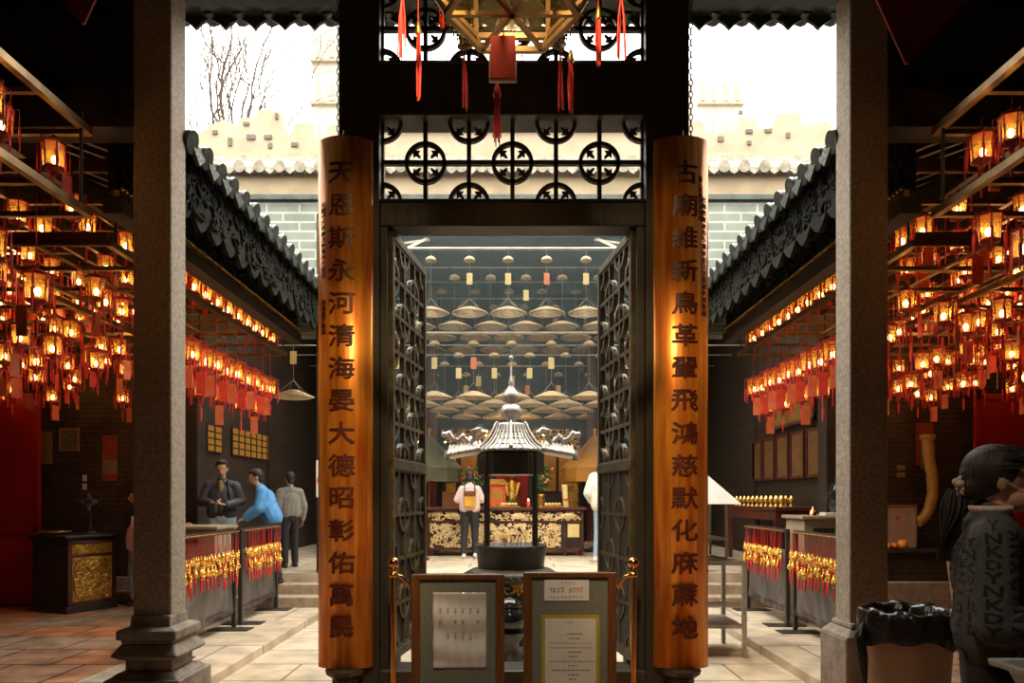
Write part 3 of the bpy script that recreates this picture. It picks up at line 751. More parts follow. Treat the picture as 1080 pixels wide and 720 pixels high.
# ------------------------------------------------------------------ incense burner pagoda
def burner():
    t = thing('incense_burner', 'black iron incense burner with tiled pagoda canopy and gourd finial', 'incense burner', (-.01, 7.14, -.09))
    B = .09
    part('pedestal', MB().lathe([(.42, 0), (.42, .06), (.33, .10), (.30, .16), (.34, .22), (.36, .60), (.34, .70)], n=28), 'iron', t)
    part('apron', MB().lathe([(.34, .70), (.42, .735), (.46, .76), (.47, .79), (.40, .83), (.34, .845)], n=36), 'iron_door', t)
    ap = MB()
    for i in range(40):
        q = 2 * PI * i / 40; ap.ell((.455 * math.cos(q), .455 * math.sin(q), .775), (.028, .028, .02), 7, 5)
    part('apron_petals', ap, 'iron_door', t)
    part('bowl', MB().lathe([(.33, .84), (.335, .90), (.345, .98), (.36, 1.05), (.36, 1.075), (.33, 1.075), (.31, 1.0), (.0, .99)], n=36), 'iron', t)
    tx = text_mb('天地', .15, .004, .004); tx.v = [(a, b - math.sqrt(max(.36 ** 2 - a * a, 0)) - .004, c + .66) for a, b, c in tx.v]
    part('inscription', tx, 'gold', t)
    for i in range(4):
        q = PI / 4 + i * PI / 2; r = .34
        part('post', MB().tube([(r * math.cos(q), r * math.sin(q), 1.0), (r * math.cos(q), r * math.sin(q), 2.0)], .022, 10), 'iron', t)
    part('canopy_box', MB().lathe([(.33, 1.77), (.335, 1.98), (.30, 2.0)], n=6, smooth=False), 'iron', t)
    # centre roof: flared hexagonal hat with ribbed tiles
    prof = [(.36, 2.0), (.37, 2.02), (.29, 2.07), (.235, 2.13), (.19, 2.20), (.16, 2.27), (.14, 2.285), (0.01, 2.29)]
    part('canopy_roof', MB().lathe(prof, n=12, smooth=False), 'burner_tile', t)
    rb = MB()
    for i in range(36):
        q = 2 * PI * i / 36
        rb.tube([((r + .004) * math.cos(q), (r + .004) * math.sin(q), z) for r, z in prof[1:6]], .009, 6)
    for r, z in prof[2:5]: rb.tube([((r + .003) * math.cos(2 * PI * j / 36), (r + .003) * math.sin(2 * PI * j / 36), z) for j in range(37)], .006, 5)
    for j in range(36):
        q = 2 * PI * j / 36; rb.ell((.372 * math.cos(q), .372 * math.sin(q), 2.01), .015, 6, 4)
    part('tile_ribs', rb, 'burner_tile', t)
    hp = MB()
    for i in range(6):
        q = PI / 6 + i * PI / 3
        hp.tube([((r + .012) * math.cos(q), (r + .012) * math.sin(q), z + .01) for r, z in prof[1:7]] , [.02, .018, .016, .015, .014, .012], 7)
    part('hip_ridge', hp, 'burner_tile', t)
    # side wings
    for s in (-1, 1):
        m = MB().add([(s * .30, -.24, 2.03), (s * .64, -.24, 1.97), (s * .64, .24, 1.97), (s * .30, .24, 2.03), (s * .34, -.04, 2.10), (s * .60, -.04, 2.06), (s * .60, .04, 2.06), (s * .34, .04, 2.10),
                      (s * .30, -.22, 2.0), (s * .62, -.22, 1.94), (s * .62, .22, 1.94), (s * .30, .22, 2.0)],
                     [(0, 1, 5, 4), (1, 2, 6, 5), (2, 3, 7, 6), (3, 0, 4, 7), (4, 5, 6, 7), (8, 9, 1, 0), (9, 10, 2, 1), (10, 11, 3, 2), (11, 8, 0, 3), (8, 11, 10, 9)])
        for j in range(9):
            x = s * (.31 + .037 * j)
            for yy in (-1, 1): m.tube([(x, yy * .245, 2.03 - .0068 * j - .005), (x, yy * .04, 2.105 - .005 * j)], .011, 6)
            m.ell((x, -.25, 2.02 - .0068 * j), .015, 6, 4)
        wg = part('canopy_wing', m, 'burner_tile', t)
        tas = MB().lathe([(.012, 0), (.02, -.03), (.035, -.09), (.03, -.10)], (s * .63, -.22, 2.0), 8); part('bell', tas, 'burner_tile', wg)
        # dragon riding each ridge end: coiled body, head, horns
        for x0, f in ((.58, 1), (.33, -1)):
            d = MB()
            pts = [(s * (x0 - .16 * f * 1), -.05, 2.10), (s * (x0 - .10 * f), -.06, 2.16), (s * (x0 - .06 * f), -.05, 2.11), (s * (x0), -.06, 2.13), (s * (x0 + .04 * f), -.07, 2.19), (s * (x0 + .08 * f), -.09, 2.17)]
            if f < 0: pts = [(s * (x0 + .07), -.1, 2.08), (s * (x0 + .02), -.12, 2.14), (s * (x0 + .05), -.12, 2.20), (s * (x0 - .02), -.13, 2.22), (s * (x0 - .06), -.15, 2.18)]
            d.tube(pts, [.02, .028, .026, .024, .026, .018][:len(pts)], 8)
            for q in range(12):
                p = Vector(pts[min(q // 3, len(pts) - 1)]).lerp(Vector(pts[min(q // 3 + 1, len(pts) - 1)]), q % 3 / 3)
                d.tube([p, p + Vector((R.uniform(-.03, .03), R.uniform(-.03, .0), R.uniform(.02, .06)))], [.009, .003], 5)
            hd = pts[-1]; d.ell(hd, (.035, .03, .026), 9, 6)
            d.tube([hd, (hd[0] + s * f * .03, hd[1], hd[2] + .05)], [.008, .003], 5)
            part('ridge_dragon', d, 'burner_tile', wg)
    part('gourd_finial', MB().lathe([(.05, 2.28), (.06, 2.30), (.04, 2.315), (.10, 2.36), (.112, 2.41), (.085, 2.46), (.045, 2.485), (.05, 2.50), (.08, 2.53), (.088, 2.565), (.06, 2.61), (.028, 2.65), (.022, 2.68), (.03, 2.70),
                                     (.012, 2.73), (.008, 2.9), (.006, 2.93)], n=24), 'burner_tile', t)
    part('finial_ball', MB().ell((0, 0, 2.945), .023, 12, 8), 'burner_tile', t)
    st = MB()
    for i in range(26): x, y = R.uniform(-.24, .24), R.uniform(-.24, .24); st.tube([(x, y, .99), (x + R.uniform(-.01, .01), y, 1.16)], .002, 4)
    part('joss_sticks', st, 'red_cord', t)
M['burner_tile'] = mat('weathered_grey_metal', (.55, .50, .46), (.32, .29, .26), rough=.42, metal=.35, scale=18, bump=.35)
burner()

def urn(x, y, label):
    t = thing('lidded_urn', label, 'urn', (x, y, -.09))
    part('stand', MB().lathe([(.15, 0), (.16, .03), (.10, .10), (.08, .22), (.13, .31), (.15, .33)], n=20), 'iron', t)
    part('bowl', MB().lathe([(.07, .33), (.13, .37), (.155, .45), (.13, .53), (.10, .55), (.11, .57)], n=22), 'glossy_black', t)
    part('lid', MB().lathe([(.11, .57), (.10, .60), (.04, .63), (.02, .64), (.025, .66), (.0, .68)], n=20), 'glossy_black', t)
M['glossy_black'] = mat('glossy_black_glaze', (.01, .01, .01), (.02, .018, .015), rough=.12, scale=3)
urn(-.02, 6.45, 'glossy black lidded urn on a stand in front of the incense burner')
# ================================================================== lanterns, racks, barriers
def lantern(cord, card, tail=.52):
    """hexagonal glass lantern hanging from its origin"""
    t = thing('palace_lantern', 'lantern', 'lantern')
    z = -cord
    part('cord', MB().tube([(0, 0, 0), (0, 0, z + .02)], .0035, 5), 'red_cord', t)
    f = MB().lathe([(.012, z + .03), (.02, z + .015), (.03, z + .005), (.085, z - .02), (.098, z - .03), (.092, z - .045)], n=6, smooth=False)
    f.lathe([(.074, z - .225), (.082, z - .235), (.070, z - .25), (.03, z - .262), (.015, z - .28), (.02, z - .30), (.004, z - .315)], n=6, smooth=False)
    for i in range(6):
        q = i * PI / 3; f.beam((.088 * math.cos(q), .088 * math.sin(q), z - .04), (.074 * math.cos(q), .074 * math.sin(q), z - .23), .008, .008)
        f.tube([(.09 * math.cos(q), .09 * math.sin(q), z - .03), (.115 * math.cos(q), .115 * math.sin(q), z - .022), (.118 * math.cos(q), .118 * math.sin(q), z - .035)], .005, 5)
    part('frame', f, 'red_wood', t)
    p = MB()
    for i in range(6):
        a, b = i * PI / 3 + .09, (i + 1) * PI / 3 - .09
        P = [(.083 * math.cos(a), .083 * math.sin(a), z - .045), (.083 * math.cos(b), .083 * math.sin(b), z - .045), (.071 * math.cos(b), .071 * math.sin(b), z - .222), (.071 * math.cos(a), .071 * math.sin(a), z - .222)]
        p.add(P, [(0, 1, 2, 3)])
    part('glass_panes', p, 'pane', t)
    part('bulb', MB().ell((.012, 0, z - .165), (.024, .024, .033), 9, 7), 'bulb', t)
    ts = MB()
    for i in range(6):
        q = i * PI / 3; x, y = .118 * math.cos(q), .118 * math.sin(q)
        ts.tube([(x, y, z - .035), (x, y, z - .15), (x * 1.01, y * 1.01, z - .16), (x, y, z - .34)], [.0025, .003, .009, .006], 5)
    part('corner_tassels', ts, 'red_cord', t)
    ts = MB().tube([(0, 0, z - .31), (0, 0, z - .37), (0, 0, z - .38), (0, 0, z - tail)], [.003, .003, .014, .009], 7)
    part('tassel', ts, 'red_cord', t)
    if card:
        c = MB().box(-.048, .048, -.132, -.129, z - .53, z - .30); c.beam((0, -.13, z - .30), (0, -.09, z - .24), .002, .002)
        part('wish_card', c, card, t)
    return Proto(t)
L_mid = lantern(.22, None, .395)
L_short = [lantern(.10, 'orange_tag'), lantern(.10, None), lantern(.10, 'red_tag')]
L_long = [lantern(.34, 'orange_tag'), lantern(.36, 'red_tag')]
L_vlong = [lantern(.60, None), lantern(.58, 'orange_tag')]

ZT, ZB = 4.02, 3.44          # rail heights of the two tiers
def rack(s, x0, x1, y0, y1, label, top, inset=0):
    t = thing('hanging_rack', label, 'rack', (s * (x0 + x1) / 2, (y0 + y1) / 2, ZB))
    d = (y1 - y0) / 2
    for zz, ins in ((ZT - ZB, inset), (0, inset)):
        xa, xb = -(x1 - x0) / 2, (x1 - x0) / 2
        if s > 0: xa += ins
        else: xb -= ins
        for a in (xa, xb):
            part('rail', MB().box(a - .025, a + .025, -d, d, zz, zz + .05), 'rail', t)
        n = int(round((y1 - y0) / .62))
        for i in range(n + 1):
            y = -d + 2 * d * i / n
            part('cross_bar', MB().box(xa, xb, y - .02, y + .02, zz + .005, zz + .04), 'rail', t)
        n = int(round((x1 - x0) / .6))
        for i in range(1, n):
            x = xa + (xb - xa) * i / n; part('lantern_bar', MB().box(x - .012, x + .012, -d, d, zz, zz + .02), 'rail', t)
        part('end_board', MB().box(xa, xb, -d - .01, -d + .015, zz, zz + .11), 'timber_red', t)
    for a in (xa, xb):
        for b in (-1, 1): part('hanger_rod', MB().tube([(a, b * (d - .1), 0), (a, b * (d - .1), top - ZB)], .012, 6), 'iron', t)
M['rail'] = mat('bronzed_angle_rail', (.26, .17, .07), (.12, .07, .03), rough=.33, metal=.75, scale=6)
NM = {-1: 'left gallery', 1: 'right gallery'}
for s in (-1, 1):
    for (x0, x1, y0, y1) in ((2.95, 4.35, 5.62, 10.0), (3.0, 4.35, 4.0, 5.05), (4.6, 6.9, 5.62, 10.0)):
        near = 'over the aisle before the column line' if y0 < 5 else ('beside the court' if x0 < 4 else 'over the outer aisle')
        rack(s, x0, x1, y0, y1, 'two-tier bronzed lantern rack %s, %s' % (near, NM[s]), 4.14 if y0 < 5 else (4.9 if x0 > 4 else 4.36), .24 if (x0 < 4 and y0 > 5) else 0)

def seen(x, y, z):
    k = F / y; u = 540 + x * k; v = HZ - (z - H) * k
    return -14 < u < 1094 and v < 470 and v > -20, u, v
count = 0
for s in (-1, 1):
    side = NM[s]
    # the rows nearest the court, seen between column and portal
    y = 6.75; i = 0
    while y < 9.95:
        P = L_short[(i * 2 + (1 if i % 3 else 0)) % 3] if True else None
        L_mid.at((s * 3.30, y, ZT - .004), R.uniform(0, 1), 'cardless lit lantern in the upper row beside the court, ' + side, 'upper court-side lanterns of the ' + side)
        g = 'lower court-side lanterns of the ' + side
        pr = L_long[i % 2]
        lab = ('lit lantern with faded orange card' if i % 2 == 0 else 'lit lantern with vermilion card') + ', lower row beside the court, ' + side
        pr.at((s * 3.30, y, ZB - .004), R.uniform(-.2, .2), lab, g)
        if i % 2 == 0:
            L_vlong[(i // 2) % 2].at((s * 3.52, y + .12, ZB - .004), R.uniform(-.2, .2), 'lit lantern on longest cord behind the lower court-side row, %s, %s' % (('without card', 'with orange card')[(i // 2) % 2], side), g)
        count += 2; y += .295; i += 1
    # the field over the aisle
    X = 3.12
    xs = [3.15, 3.62, 4.10, 4.72, 5.2, 5.68, 6.16, 6.64]
    for xi, X in enumerate(xs):
        y = 4.15 + (xi % 2) * .2; j = 0
        while y < 9.95:
            if 5.0 < y < 5.75: y += .15; continue
            for tier, (zt, nm) in enumerate(((ZT, 'upper'), (ZB, 'lower'))):
                yy = y + tier * .2 + R.uniform(-.08, .08); xx = s * (X + R.uniform(-.07, .07))
                if 5.0 < yy < 5.7 or yy > 9.95: continue
                ok, u, v = seen(xx, yy, zt - .4)
                uu = u if s < 0 else 1080 - u
                if not ok or uu > 143 : continue
                if tier == 0 and R.random() < .12: continue
                c = R.random()
                if tier == 0: P = L_short[R.choice((0, 1, 1, 2))]
                else: P = (L_short[R.choice((0, 1, 2))] if c < .3 else (L_long[R.choice((0, 1))] if c < .7 else L_vlong[R.choice((0, 1))]))
                kind = {0: 'orange card', 1: 'no card', 2: 'vermilion card'}
                if P in L_short: kd = kind[L_short.index(P)] + ', short cord'
                elif P in L_long: kd = ('orange card', 'vermilion card')[L_long.index(P)] + ', long cord'
                else: kd = ('no card', 'orange card')[L_vlong.index(P)] + ', longest cord'
                where = 'before the columns' if yy < 5.1 else ('near aisle' if yy < 7.4 else 'far aisle')
                P.at((xx, yy, zt - .004), R.uniform(0, 6.28), scale=.86, group='%s-tier aisle lanterns of the %s' % (nm, side), label='lit lantern, %s, %s tier, %s, %s' % (kd, nm, where, side))
                count += 1
            y += .36 if y < 7 else .42
print('LANTERNS', count)

# ------------------------------------------------------------------ crowd barriers with wish charms
def charm(kind):
    t = thing('wish_charm', 'charm', 'charm')
    part('cord', MB().tube([(0, .012, 0), (.003, .012, -.12), (-.002, 0, -.225)], .0028, 5), 'red_cord', t)
    g = MB()
    if kind == 0:      # little bell
        g.lathe([(.004, -.21), (.012, -.218), (.022, -.235), (.026, -.258), (.032, -.272), (.03, -.275), (.0, -.27)], n=10); g.ell((0, 0, -.28), .008, 6, 4)
    elif kind == 1:    # medal
        g.lathe([(.002, -.006), (.030, -.006), (.033, 0), (.030, .006), (.002, .006)], n=16).xf(Matrix.Translation((0, 0, -.27)) @ Matrix.Rotation(PI / 2, 4, 'Y'))
        g.ell((0, 0, -.228), .014, 7, 5)
    else:              # gourd
        g.lathe([(.003, -.21), (.014, -.222), (.018, -.235), (.010, -.25), (.024, -.268), (.027, -.285), (.018, -.305), (.002, -.31)], n=10)
    part('gilt_ornament', g, 'gold_bright', t)
    b = MB().ell((0, 0, -.205), .011, 6, 5).ell((0, 0, -.318), .009, 6, 5)
    part('bead', b, 'gold_bright', t)
    part('tassel', MB().tube([(0, 0, -.32), (0, 0, -.335), (.004, 0, -.44)], [.005, .010, .007], 6), 'red_cord', t)
    return Proto(t)
CH = [charm(i) for i in range(3)]
CN = ['bell', 'medal', 'gourd']
def barrier(s, y0, y1, label, name, lowset):
    x = s * 3.1; L = y1 - y0
    t = thing('crowd_barrier', label, 'barrier', (x, (y0 + y1) / 2, 0), 0, 'black barriers hung with charms')
    h = L / 2
    part('top_rail', MB().box(-.02, .02, -h, h, 1.06, 1.10), 'iron', t, .004)
    for a in (-1, 1):
        part('post', MB().box(-.022, .022, a * (h - .02) - .022, a * (h - .02) + .022, 0.01, 1.09), 'iron', t, .003)
        part('foot_plate', MB().box(-.22, .22, a * (h - .12) - .10, a * (h - .12) + .10, 0, .012), 'iron', t)
    part('bottom_rail', MB().box(-.015, .015, -h, h, .20, .23), 'iron', t)
    n, m = 40, 14; vs = []; fs = []
    for j in range(m + 1):
        for i in range(n + 1):
            u, v = i / n, j / m; yy = -h + .03 + (L - .06) * u
            d = .012 * math.sin(u * 17 + v * 5 + s) * (1 - v * .4) + .006 * math.sin(u * 41 - v * 9)
            vs.append((d, yy, .17 + .70 * v - .02 * math.sin(u * PI)))
    for j in range(m):
        for i in range(n): fs.append((j * (n + 1) + i, j * (n + 1) + i + 1, (j + 1) * (n + 1) + i + 1, (j + 1) * (n + 1) + i))
    bn = part('vinyl_banner', MB().add(vs, fs, True), 'vinyl', t); bn.modifiers.new('thick', 'SOLIDIFY').thickness = .004
    part('cord_rail', MB().tube([(-s * .05, -h, 1.08), (-s * .05, h, 1.08)], .006, 6), 'gold', t)
    n = int(L / .056)
    for i in range(n):
        y = y0 + .05 + (L - .1) * i / (n - 1); k = R.choice((0, 1, 2))
        CH[k].at((x - s * (.05 + R.uniform(0, .015)), y, 1.08 - R.uniform(0, .02)), R.uniform(0, 6), 'gilt %s charm with red tassel, in the top row on the %s' % (CN[k], name), 'charms on the ' + name)
    for i in range(lowset):
        y = y0 + .05 + (L - .1) * (i + R.uniform(.1, .9)) / lowset; k = R.choice((0, 1, 1, 2))
        CH[k].at((x - s * (.075 + R.uniform(0, .015)), y, 1.08 - R.choice((.11, .13, .16))), R.uniform(0, 6), 'gilt %s charm with red tassel, in the lower rows on the %s' % (CN[k], name), 'charms on the ' + name)
barrier(-1, 6.25, 7.95, 'black vinyl barrier with gilt charms, nearer one left of the court', 'nearer left barrier', 18)
barrier(-1, 8.10, 9.36, 'black vinyl barrier with gilt charms, farther one left of the court', 'farther left barrier', 14)
barrier(1, 6.25, 7.80, 'black vinyl barrier with gilt charms, nearer one right of the court', 'nearer right barrier', 18)
barrier(1, 7.98, 9.34, 'black vinyl barrier with gilt charms, farther one right of the court', 'farther right barrier', 14)

# ------------------------------------------------------------------ things against the gallery end walls
def P2(px_, py_, k): v = W(px_, py_, k); return (v.x, v.y, v.z)
def flat(name, x0, x1, y0, y1, k, m, label, cat, th=.015, frame=None, extra=None):
    w, h = (x1 - x0) / k, (y1 - y0) / k; c = W((x0 + x1) / 2, (y0 + y1) / 2, k)
    t = thing(name, label, cat, (c.x, F / k, c.z))
    part('sheet', MB().box(-w / 2, w / 2, -th, 0, -h / 2, h / 2), m, t)
    if frame:
        f = MB(); g = .025
        f.box(-w / 2 - g, w / 2 + g, -th - .01, 0, h / 2, h / 2 + g).box(-w / 2 - g, w / 2 + g, -th - .01, 0, -h / 2 - g, -h / 2)
        f.box(-w / 2 - g, -w / 2, -th - .01, 0, -h / 2, h / 2).box(w / 2, w / 2 + g, -th - .01, 0, -h / 2, h / 2)
        part('frame', f, frame, t)
    if extra: extra(t, w, h, th)
    return t
KW = F / 10.195
M['tan_paper'] = mat('tan_paper', (.30, .19, .08), (.24, .15, .06), rough=.7, scale=5)
M['dull_photo'] = mat('faded_colour_print', (.07, .12, .05), (.22, .14, .08), rough=.4, scale=26, lo=.45, hi=.55)
M['red_paper'] = mat('dull_red_paper', (.36, .05, .03), (.26, .035, .02), rough=.7, scale=8)
flat('wall_notice', 43, 55, 455, 489, KW, 'tan_paper', 'tan paper notice on dark brick beside the red panel door', 'notice')
flat('framed_picture', 65, 82, 453, 474, KW, 'dull_photo', 'small framed greenish picture above the gilt-carved cabinet', 'picture', .015, 'tan_paper')
def cal(t, w, h, th):
    part('top_sheet', MB().box(-w / 2 + .01, w / 2 - .01, -th - .004, -th, 0.0, h / 2 - .02), 'red_paper', t)
    g = MB()
    for i in range(6): g.box(-w / 2 + .02, w / 2 - .02, -th - .004, -th, -.05 - i * .035, -.047 - i * .035)
    part('date_grid', g, 'ink', t)
    part('date_sheet', MB().box(-w / 2 + .01, w / 2, -th - .002, -th, -h / 2 + .1, -.02), 'tan_paper', t)
flat('wall_calendar', 108, 124, 459, 507, KW, 'red_paper', 'red wall calendar with a dated sheet, beside the left column', 'calendar', .012, None, cal)
for (a, b, lab) in ((500, 508, 'upper of two pale switches on the brick above the cabinet'), (509, 517, 'lower of two pale switches on the brick above the cabinet')):
    t = thing('light_switch', lab, 'switch', P2(89.5, (a + b) / 2, KW), 0, 'switches above the cabinet')
    part('plate', MB().box(-.03, .03, -.012, 0, -.045, .045), 'paper', t, .004); part('rocker', MB().box(-.012, .012, -.02, -.01, -.02, .02), 'paper', t)

# red door left, red panel right
def red_door(x0, x1, y0, label, k=79.):
    a, b = (x0 - 540) / k, (x1 - 540) / k; zt = H - (y0 - HZ) / k; w = (b - a) / 2
    t = thing('red_panel_door', label, 'door', ((a + b) / 2, F / k, 0))
    t['category'] = 'door'
    part('door_panel', MB().box(-w, w, 0, .05, .04, zt), 'red_lacquer', t)
    f = MB().box(-w, -w + .07, -.015, 0, .04, zt).box(w - .07, w, -.015, 0, .04, zt).box(-w, w, -.015, 0, zt - .08, zt).box(-w, w, -.015, 0, .04, .16).box(-w, w, -.015, 0, 1.0, 1.07)
    part('door_frame', f, 'red_lacquer', t, .006)
    part('plinth', MB().box(-w - .02, w + .03, -.02, .06, 0, .04), 'timber_red', t)
    return t
red_door(-40, 41, 414, 'tall red lacquered door panel at the left edge of the photo')
red_door(1029, 1112, 415, 'tall red lacquered door panel behind the woman in the letter-print coat')

# gilt-carved cabinet
t = thing('carved_cabinet', 'black altar cabinet with gilt carved front below the small framed picture', 'cabinet', (-5.72, 9.3, 0), math.radians(66))
w, d, hh = .33, .34, .98
part('body', MB().box(-w, w, -d, d, .08, hh - .04), 'timber', t, .01)
part('top', MB().box(-w - .05, w + .05, -d - .05, d + .05, hh - .04, hh), 'black', t, .01)
part('plinth', MB().box(-w - .02, w + .02, -d - .02, d + .02, 0, .09), 'black', t, .008)
part('carved_panel', scrolls(MB().box(-w + .06, w - .06, -.004, .004, -.28, .28), .50, .52, 80, R, .012, -.012, .07).xf(Matrix.Translation((0, -d - .008, .42))), 'gold', t)
part('carved_band', scrolls(MB().box(-w + .06, w - .06, -.004, .004, -.06, .06), .50, .11, 34, R, .009, -.01, .04).xf(Matrix.Translation((0, -d - .008, .80))), 'gold', t)
part('panel_frame', MB().box(-w, w, -d - .02, -d, .70, .735).box(-w, w, -d - .02, -d, .10, .13).box(-w, w, -d - .02, -d, .87, .9).box(-w, -w + .05, -d - .02, -d, .1, .9).box(w - .05, w, -d - .02, -d, .1, .9), 'timber_red', t, .004)
# things on the cabinet
t = thing('offering_tray', 'low brass tray standing on the black carved cabinet', 'tray', (-5.86, 9.12, .98))
part('dish', MB().lathe([(.12, 0), (.17, .02), (.19, .05), (.18, .05), (.15, .025), (0, .02)], n=24), 'brass', t)
t = thing('electric_fan', 'dark desk fan on the cabinet below the red calendar', 'fan', (-5.62, 9.48, .98))
part('base', MB().lathe([(.10, 0), (.10, .02), (.03, .04), (.02, .10)], n=20), 'iron', t)
part('stem', MB().tube([(0, 0, .04), (0, 0, .30)], .016, 8), 'iron', t)
g = MB()
for q in range(24):
    a = 2 * PI * q / 24; g.tube([(.02 * math.cos(a), -.07, .42 + .02 * math.sin(a)), (.10 * math.cos(a), -.075, .42 + .10 * math.sin(a)), (.17 * math.cos(a), -.02, .42 + .17 * math.sin(a)), (.1 * math.cos(a), .04, .42 + .1 * math.sin(a))], .003, 4)
part('cage', g, 'iron', t)
part('blades', MB().join(MB().ell((0, 0, 0), (.12, .008, .035)), Matrix.Translation((0, -.03, .42))).join(MB().ell((0, 0, 0), (.035, .008, .12)), Matrix.Translation((0, -.03, .42))), 'steel', t)
part('motor', MB().tube([(0, -.04, .42), (0, .10, .42)], .04, 12), 'iron', t)

# right wall: shelf ledge, white board, fruit, duct, notices
t = thing('brick_ledge', 'dark altar ledge beneath the white framed board beyond the right column', 'ledge', (5.72, 9.85, 0))
part('front', MB().box(-.9, .9, -.2, .3, 0, .70), 'brick_dark', t); part('shelf', MB().box(-.95, .95, -.26, .32, .70, .75), 'timber', t, .01)
part('kerb', MB().box(-.95, .95, -.34, -.20, .0, .32), 'step', t, .01)
k = 76.5
t = thing('framed_board', 'cream board in a pale frame standing on the ledge right of the right column', 'board', (5.30, 9.82, .75))
part('panel', MB().box(-.26, .26, -.01, .01, .02, .57), 'paper_pinkish', t) if False else None
M['board_pink'] = mat('pinkish_cream_board', (.50, .36, .28), (.42, .30, .23), rough=.6, scale=4)
part('panel', MB().box(-.30, .27, -.01, .01, .02, .58), 'board_pink', t)
part('frame', MB().box(-.32, -.29, -.02, .015, 0, .60).box(.26, .29, -.02, .015, 0, .60).box(-.32, .29, -.02, .015, .57, .60).box(-.32, .29, -.02, .015, 0, .03), 'tan_paper', t, .008)
part('emblem', MB().ell((.02, -.012, .42), (.03, .004, .03)), 'red_tag', t)
for i, (x, r, l) in enumerate(((5.10, .055, 'small orange fruit at the left foot of the white framed board'), (5.32, .075, 'larger orange fruit in front of the white framed board'), (5.21, .05, 'orange fruit between two others before the white framed board'))):
    t = thing('orange_fruit', l, 'fruit', (x, 9.66 + i * .02, .75 + r * .93), 0, 'oranges on the altar ledge')
    part('fruit', MB().ell((0, 0, 0), (r, r, r * .93), 16, 10), 'orange_skin' if 'orange_skin' in M else 'orange_tag', t)
    part('stalk', MB().tube([(0, 0, r * .88), (0, 0, r * 1.02)], .004, 5), 'leaf', t)
t = thing('duct_hose', 'mustard-coloured duct hose curving down the brick beside the ledge board', 'pipe', (0, 0, 0))
pts = [P2(978, 462, k), P2(979, 480, k), P2(983, 500, k), P2(984, 520, k), P2(980, 537, k), P2(974, 547, k), P2(966, 552, k)]
rr = []
fine = []
for i in range(len(pts) - 1):
    a, b = Vector(pts[i]), Vector(pts[i + 1])
    for q in range(4): fine.append(a.lerp(b, q / 4)); rr.append(.075 if q % 2 else .068)
t.location = fine[0]; fine = [f - Vector(pts[0]) for f in fine]
M['mustard'] = mat('mustard_plastic', (.50, .27, .05), (.40, .2, .04), rough=.45, scale=6)
part('hose', MB().tube(fine, rr, 14), 'mustard', t)
part('coupling', MB().lathe([(.09, -.02), (.10, 0), (.10, .04), (.085, .05)], n=18), 'mustard', t)
def rednote(t, w, h, th): part('pasted_sheet', MB().box(-w / 2 + .05, w / 2 + .02, -th - .005, -th, -h / 2 - .05, -.02), 'tan_paper', t)
flat('wall_notice', 966, 984, 446, 490, KW, 'red_paper', 'dull red notice with a tan sheet above the mustard duct hose', 'notice', .012, None, rednote)
for (a, b, lab) in ((490, 496, 'upper of two pale labels on the dark wall above the white framed board'), (497, 504, 'lower of two pale labels on the dark wall above the white framed board')):
    t = thing('wall_label', lab, 'label', P2(950, (a + b) / 2, KW), 0, 'pale wall labels right of the column')
    part('plate', MB().box(-.06, .06, -.012, 0, -.035, .035), 'tan_paper', t, .003)

# ------------------------------------------------------------------ side chambers beyond the galleries
# left: amber lattice windows along the chamber wall
M['amber_lit'] = emit('amber_lit_paper', (1., .42, .07), .30)
def amber(y0, y1, z0, z1, side, label, nx, nz):
    t = thing('lattice_window', label, 'window', (side * 4.54, (y0 + y1) / 2, z0))
    h, d = z1 - z0, (y1 - y0) / 2
    part('lit_paper', MB().box(-.004, .004, -d, d, 0, h).xf(Matrix.Translation((-side * .01, 0, 0))), 'amber_lit', t)
    b = MB()
    for i in range(nx + 1): y = -d + 2 * d * i / nx; b.box(-side * .015 - .012, -side * .015 + .012, y - .012, y + .012, 0, h)
    for i in range(nz + 1): z = h * i / nz; b.box(-side * .015 - .012, -side * .015 + .012, -d, d, z - .01, z + .01)
    part('muntins', b, 'timber', t)
amber(10.55, 11.1, 2.15, 2.55, -1, 'small amber-lit lattice window behind the man in the dark padded jacket', 2, 4)
amber(11.5, 13.4, 2.15, 2.6, -1, 'long amber-lit lattice window above the person in blue', 7, 4)
# right: four framed panels and a gilt sign board
M['dim_panel'] = mat('brown_scroll_panel', (.20, .10, .035), (.13, .06, .02), rough=.5, scale=7)
M['dull_gold'] = mat('dull_gilt_board', (.34, .20, .05), (.22, .12, .03), rough=.45, metal=.3, scale=5)
for i in range(5):
    y = 10.6 + i * .62
    t = thing('framed_scroll', 'brown framed scroll panel, %s in the row behind the right barriers' % ('nearest', 'second', 'third', 'fourth', 'farthest')[i], 'picture', (4.52, y, 1.80), 0, 'framed scrolls in the right chamber')
    part('picture', MB().box(-.02, 0, -.22, .22, 0, .66), 'dim_panel', t)
    part('frame', MB().box(-.035, 0, -.27, -.22, -.04, .70).box(-.035, 0, .22, .27, -.04, .70).box(-.035, 0, -.22, .22, .66, .70).box(-.035, 0, -.22, .22, -.04, 0), 'timber_red', t)
t = thing('name_board', 'dull gilt horizontal board above the framed scrolls behind the right barriers', 'sign board', (4.50, 11.4, 2.66))
part('panel', MB().box(-.03, 0, -.85, .85, 0, .42), 'dull_gold', t); part('frame', MB().box(-.05, 0, -.9, .9, .42, .47).box(-.05, 0, -.9, .9, -.05, 0).box(-.05, 0, -.9, -.85, -.05, .47).box(-.05, 0, .85, .9, -.05, .47), 'timber_red', t)
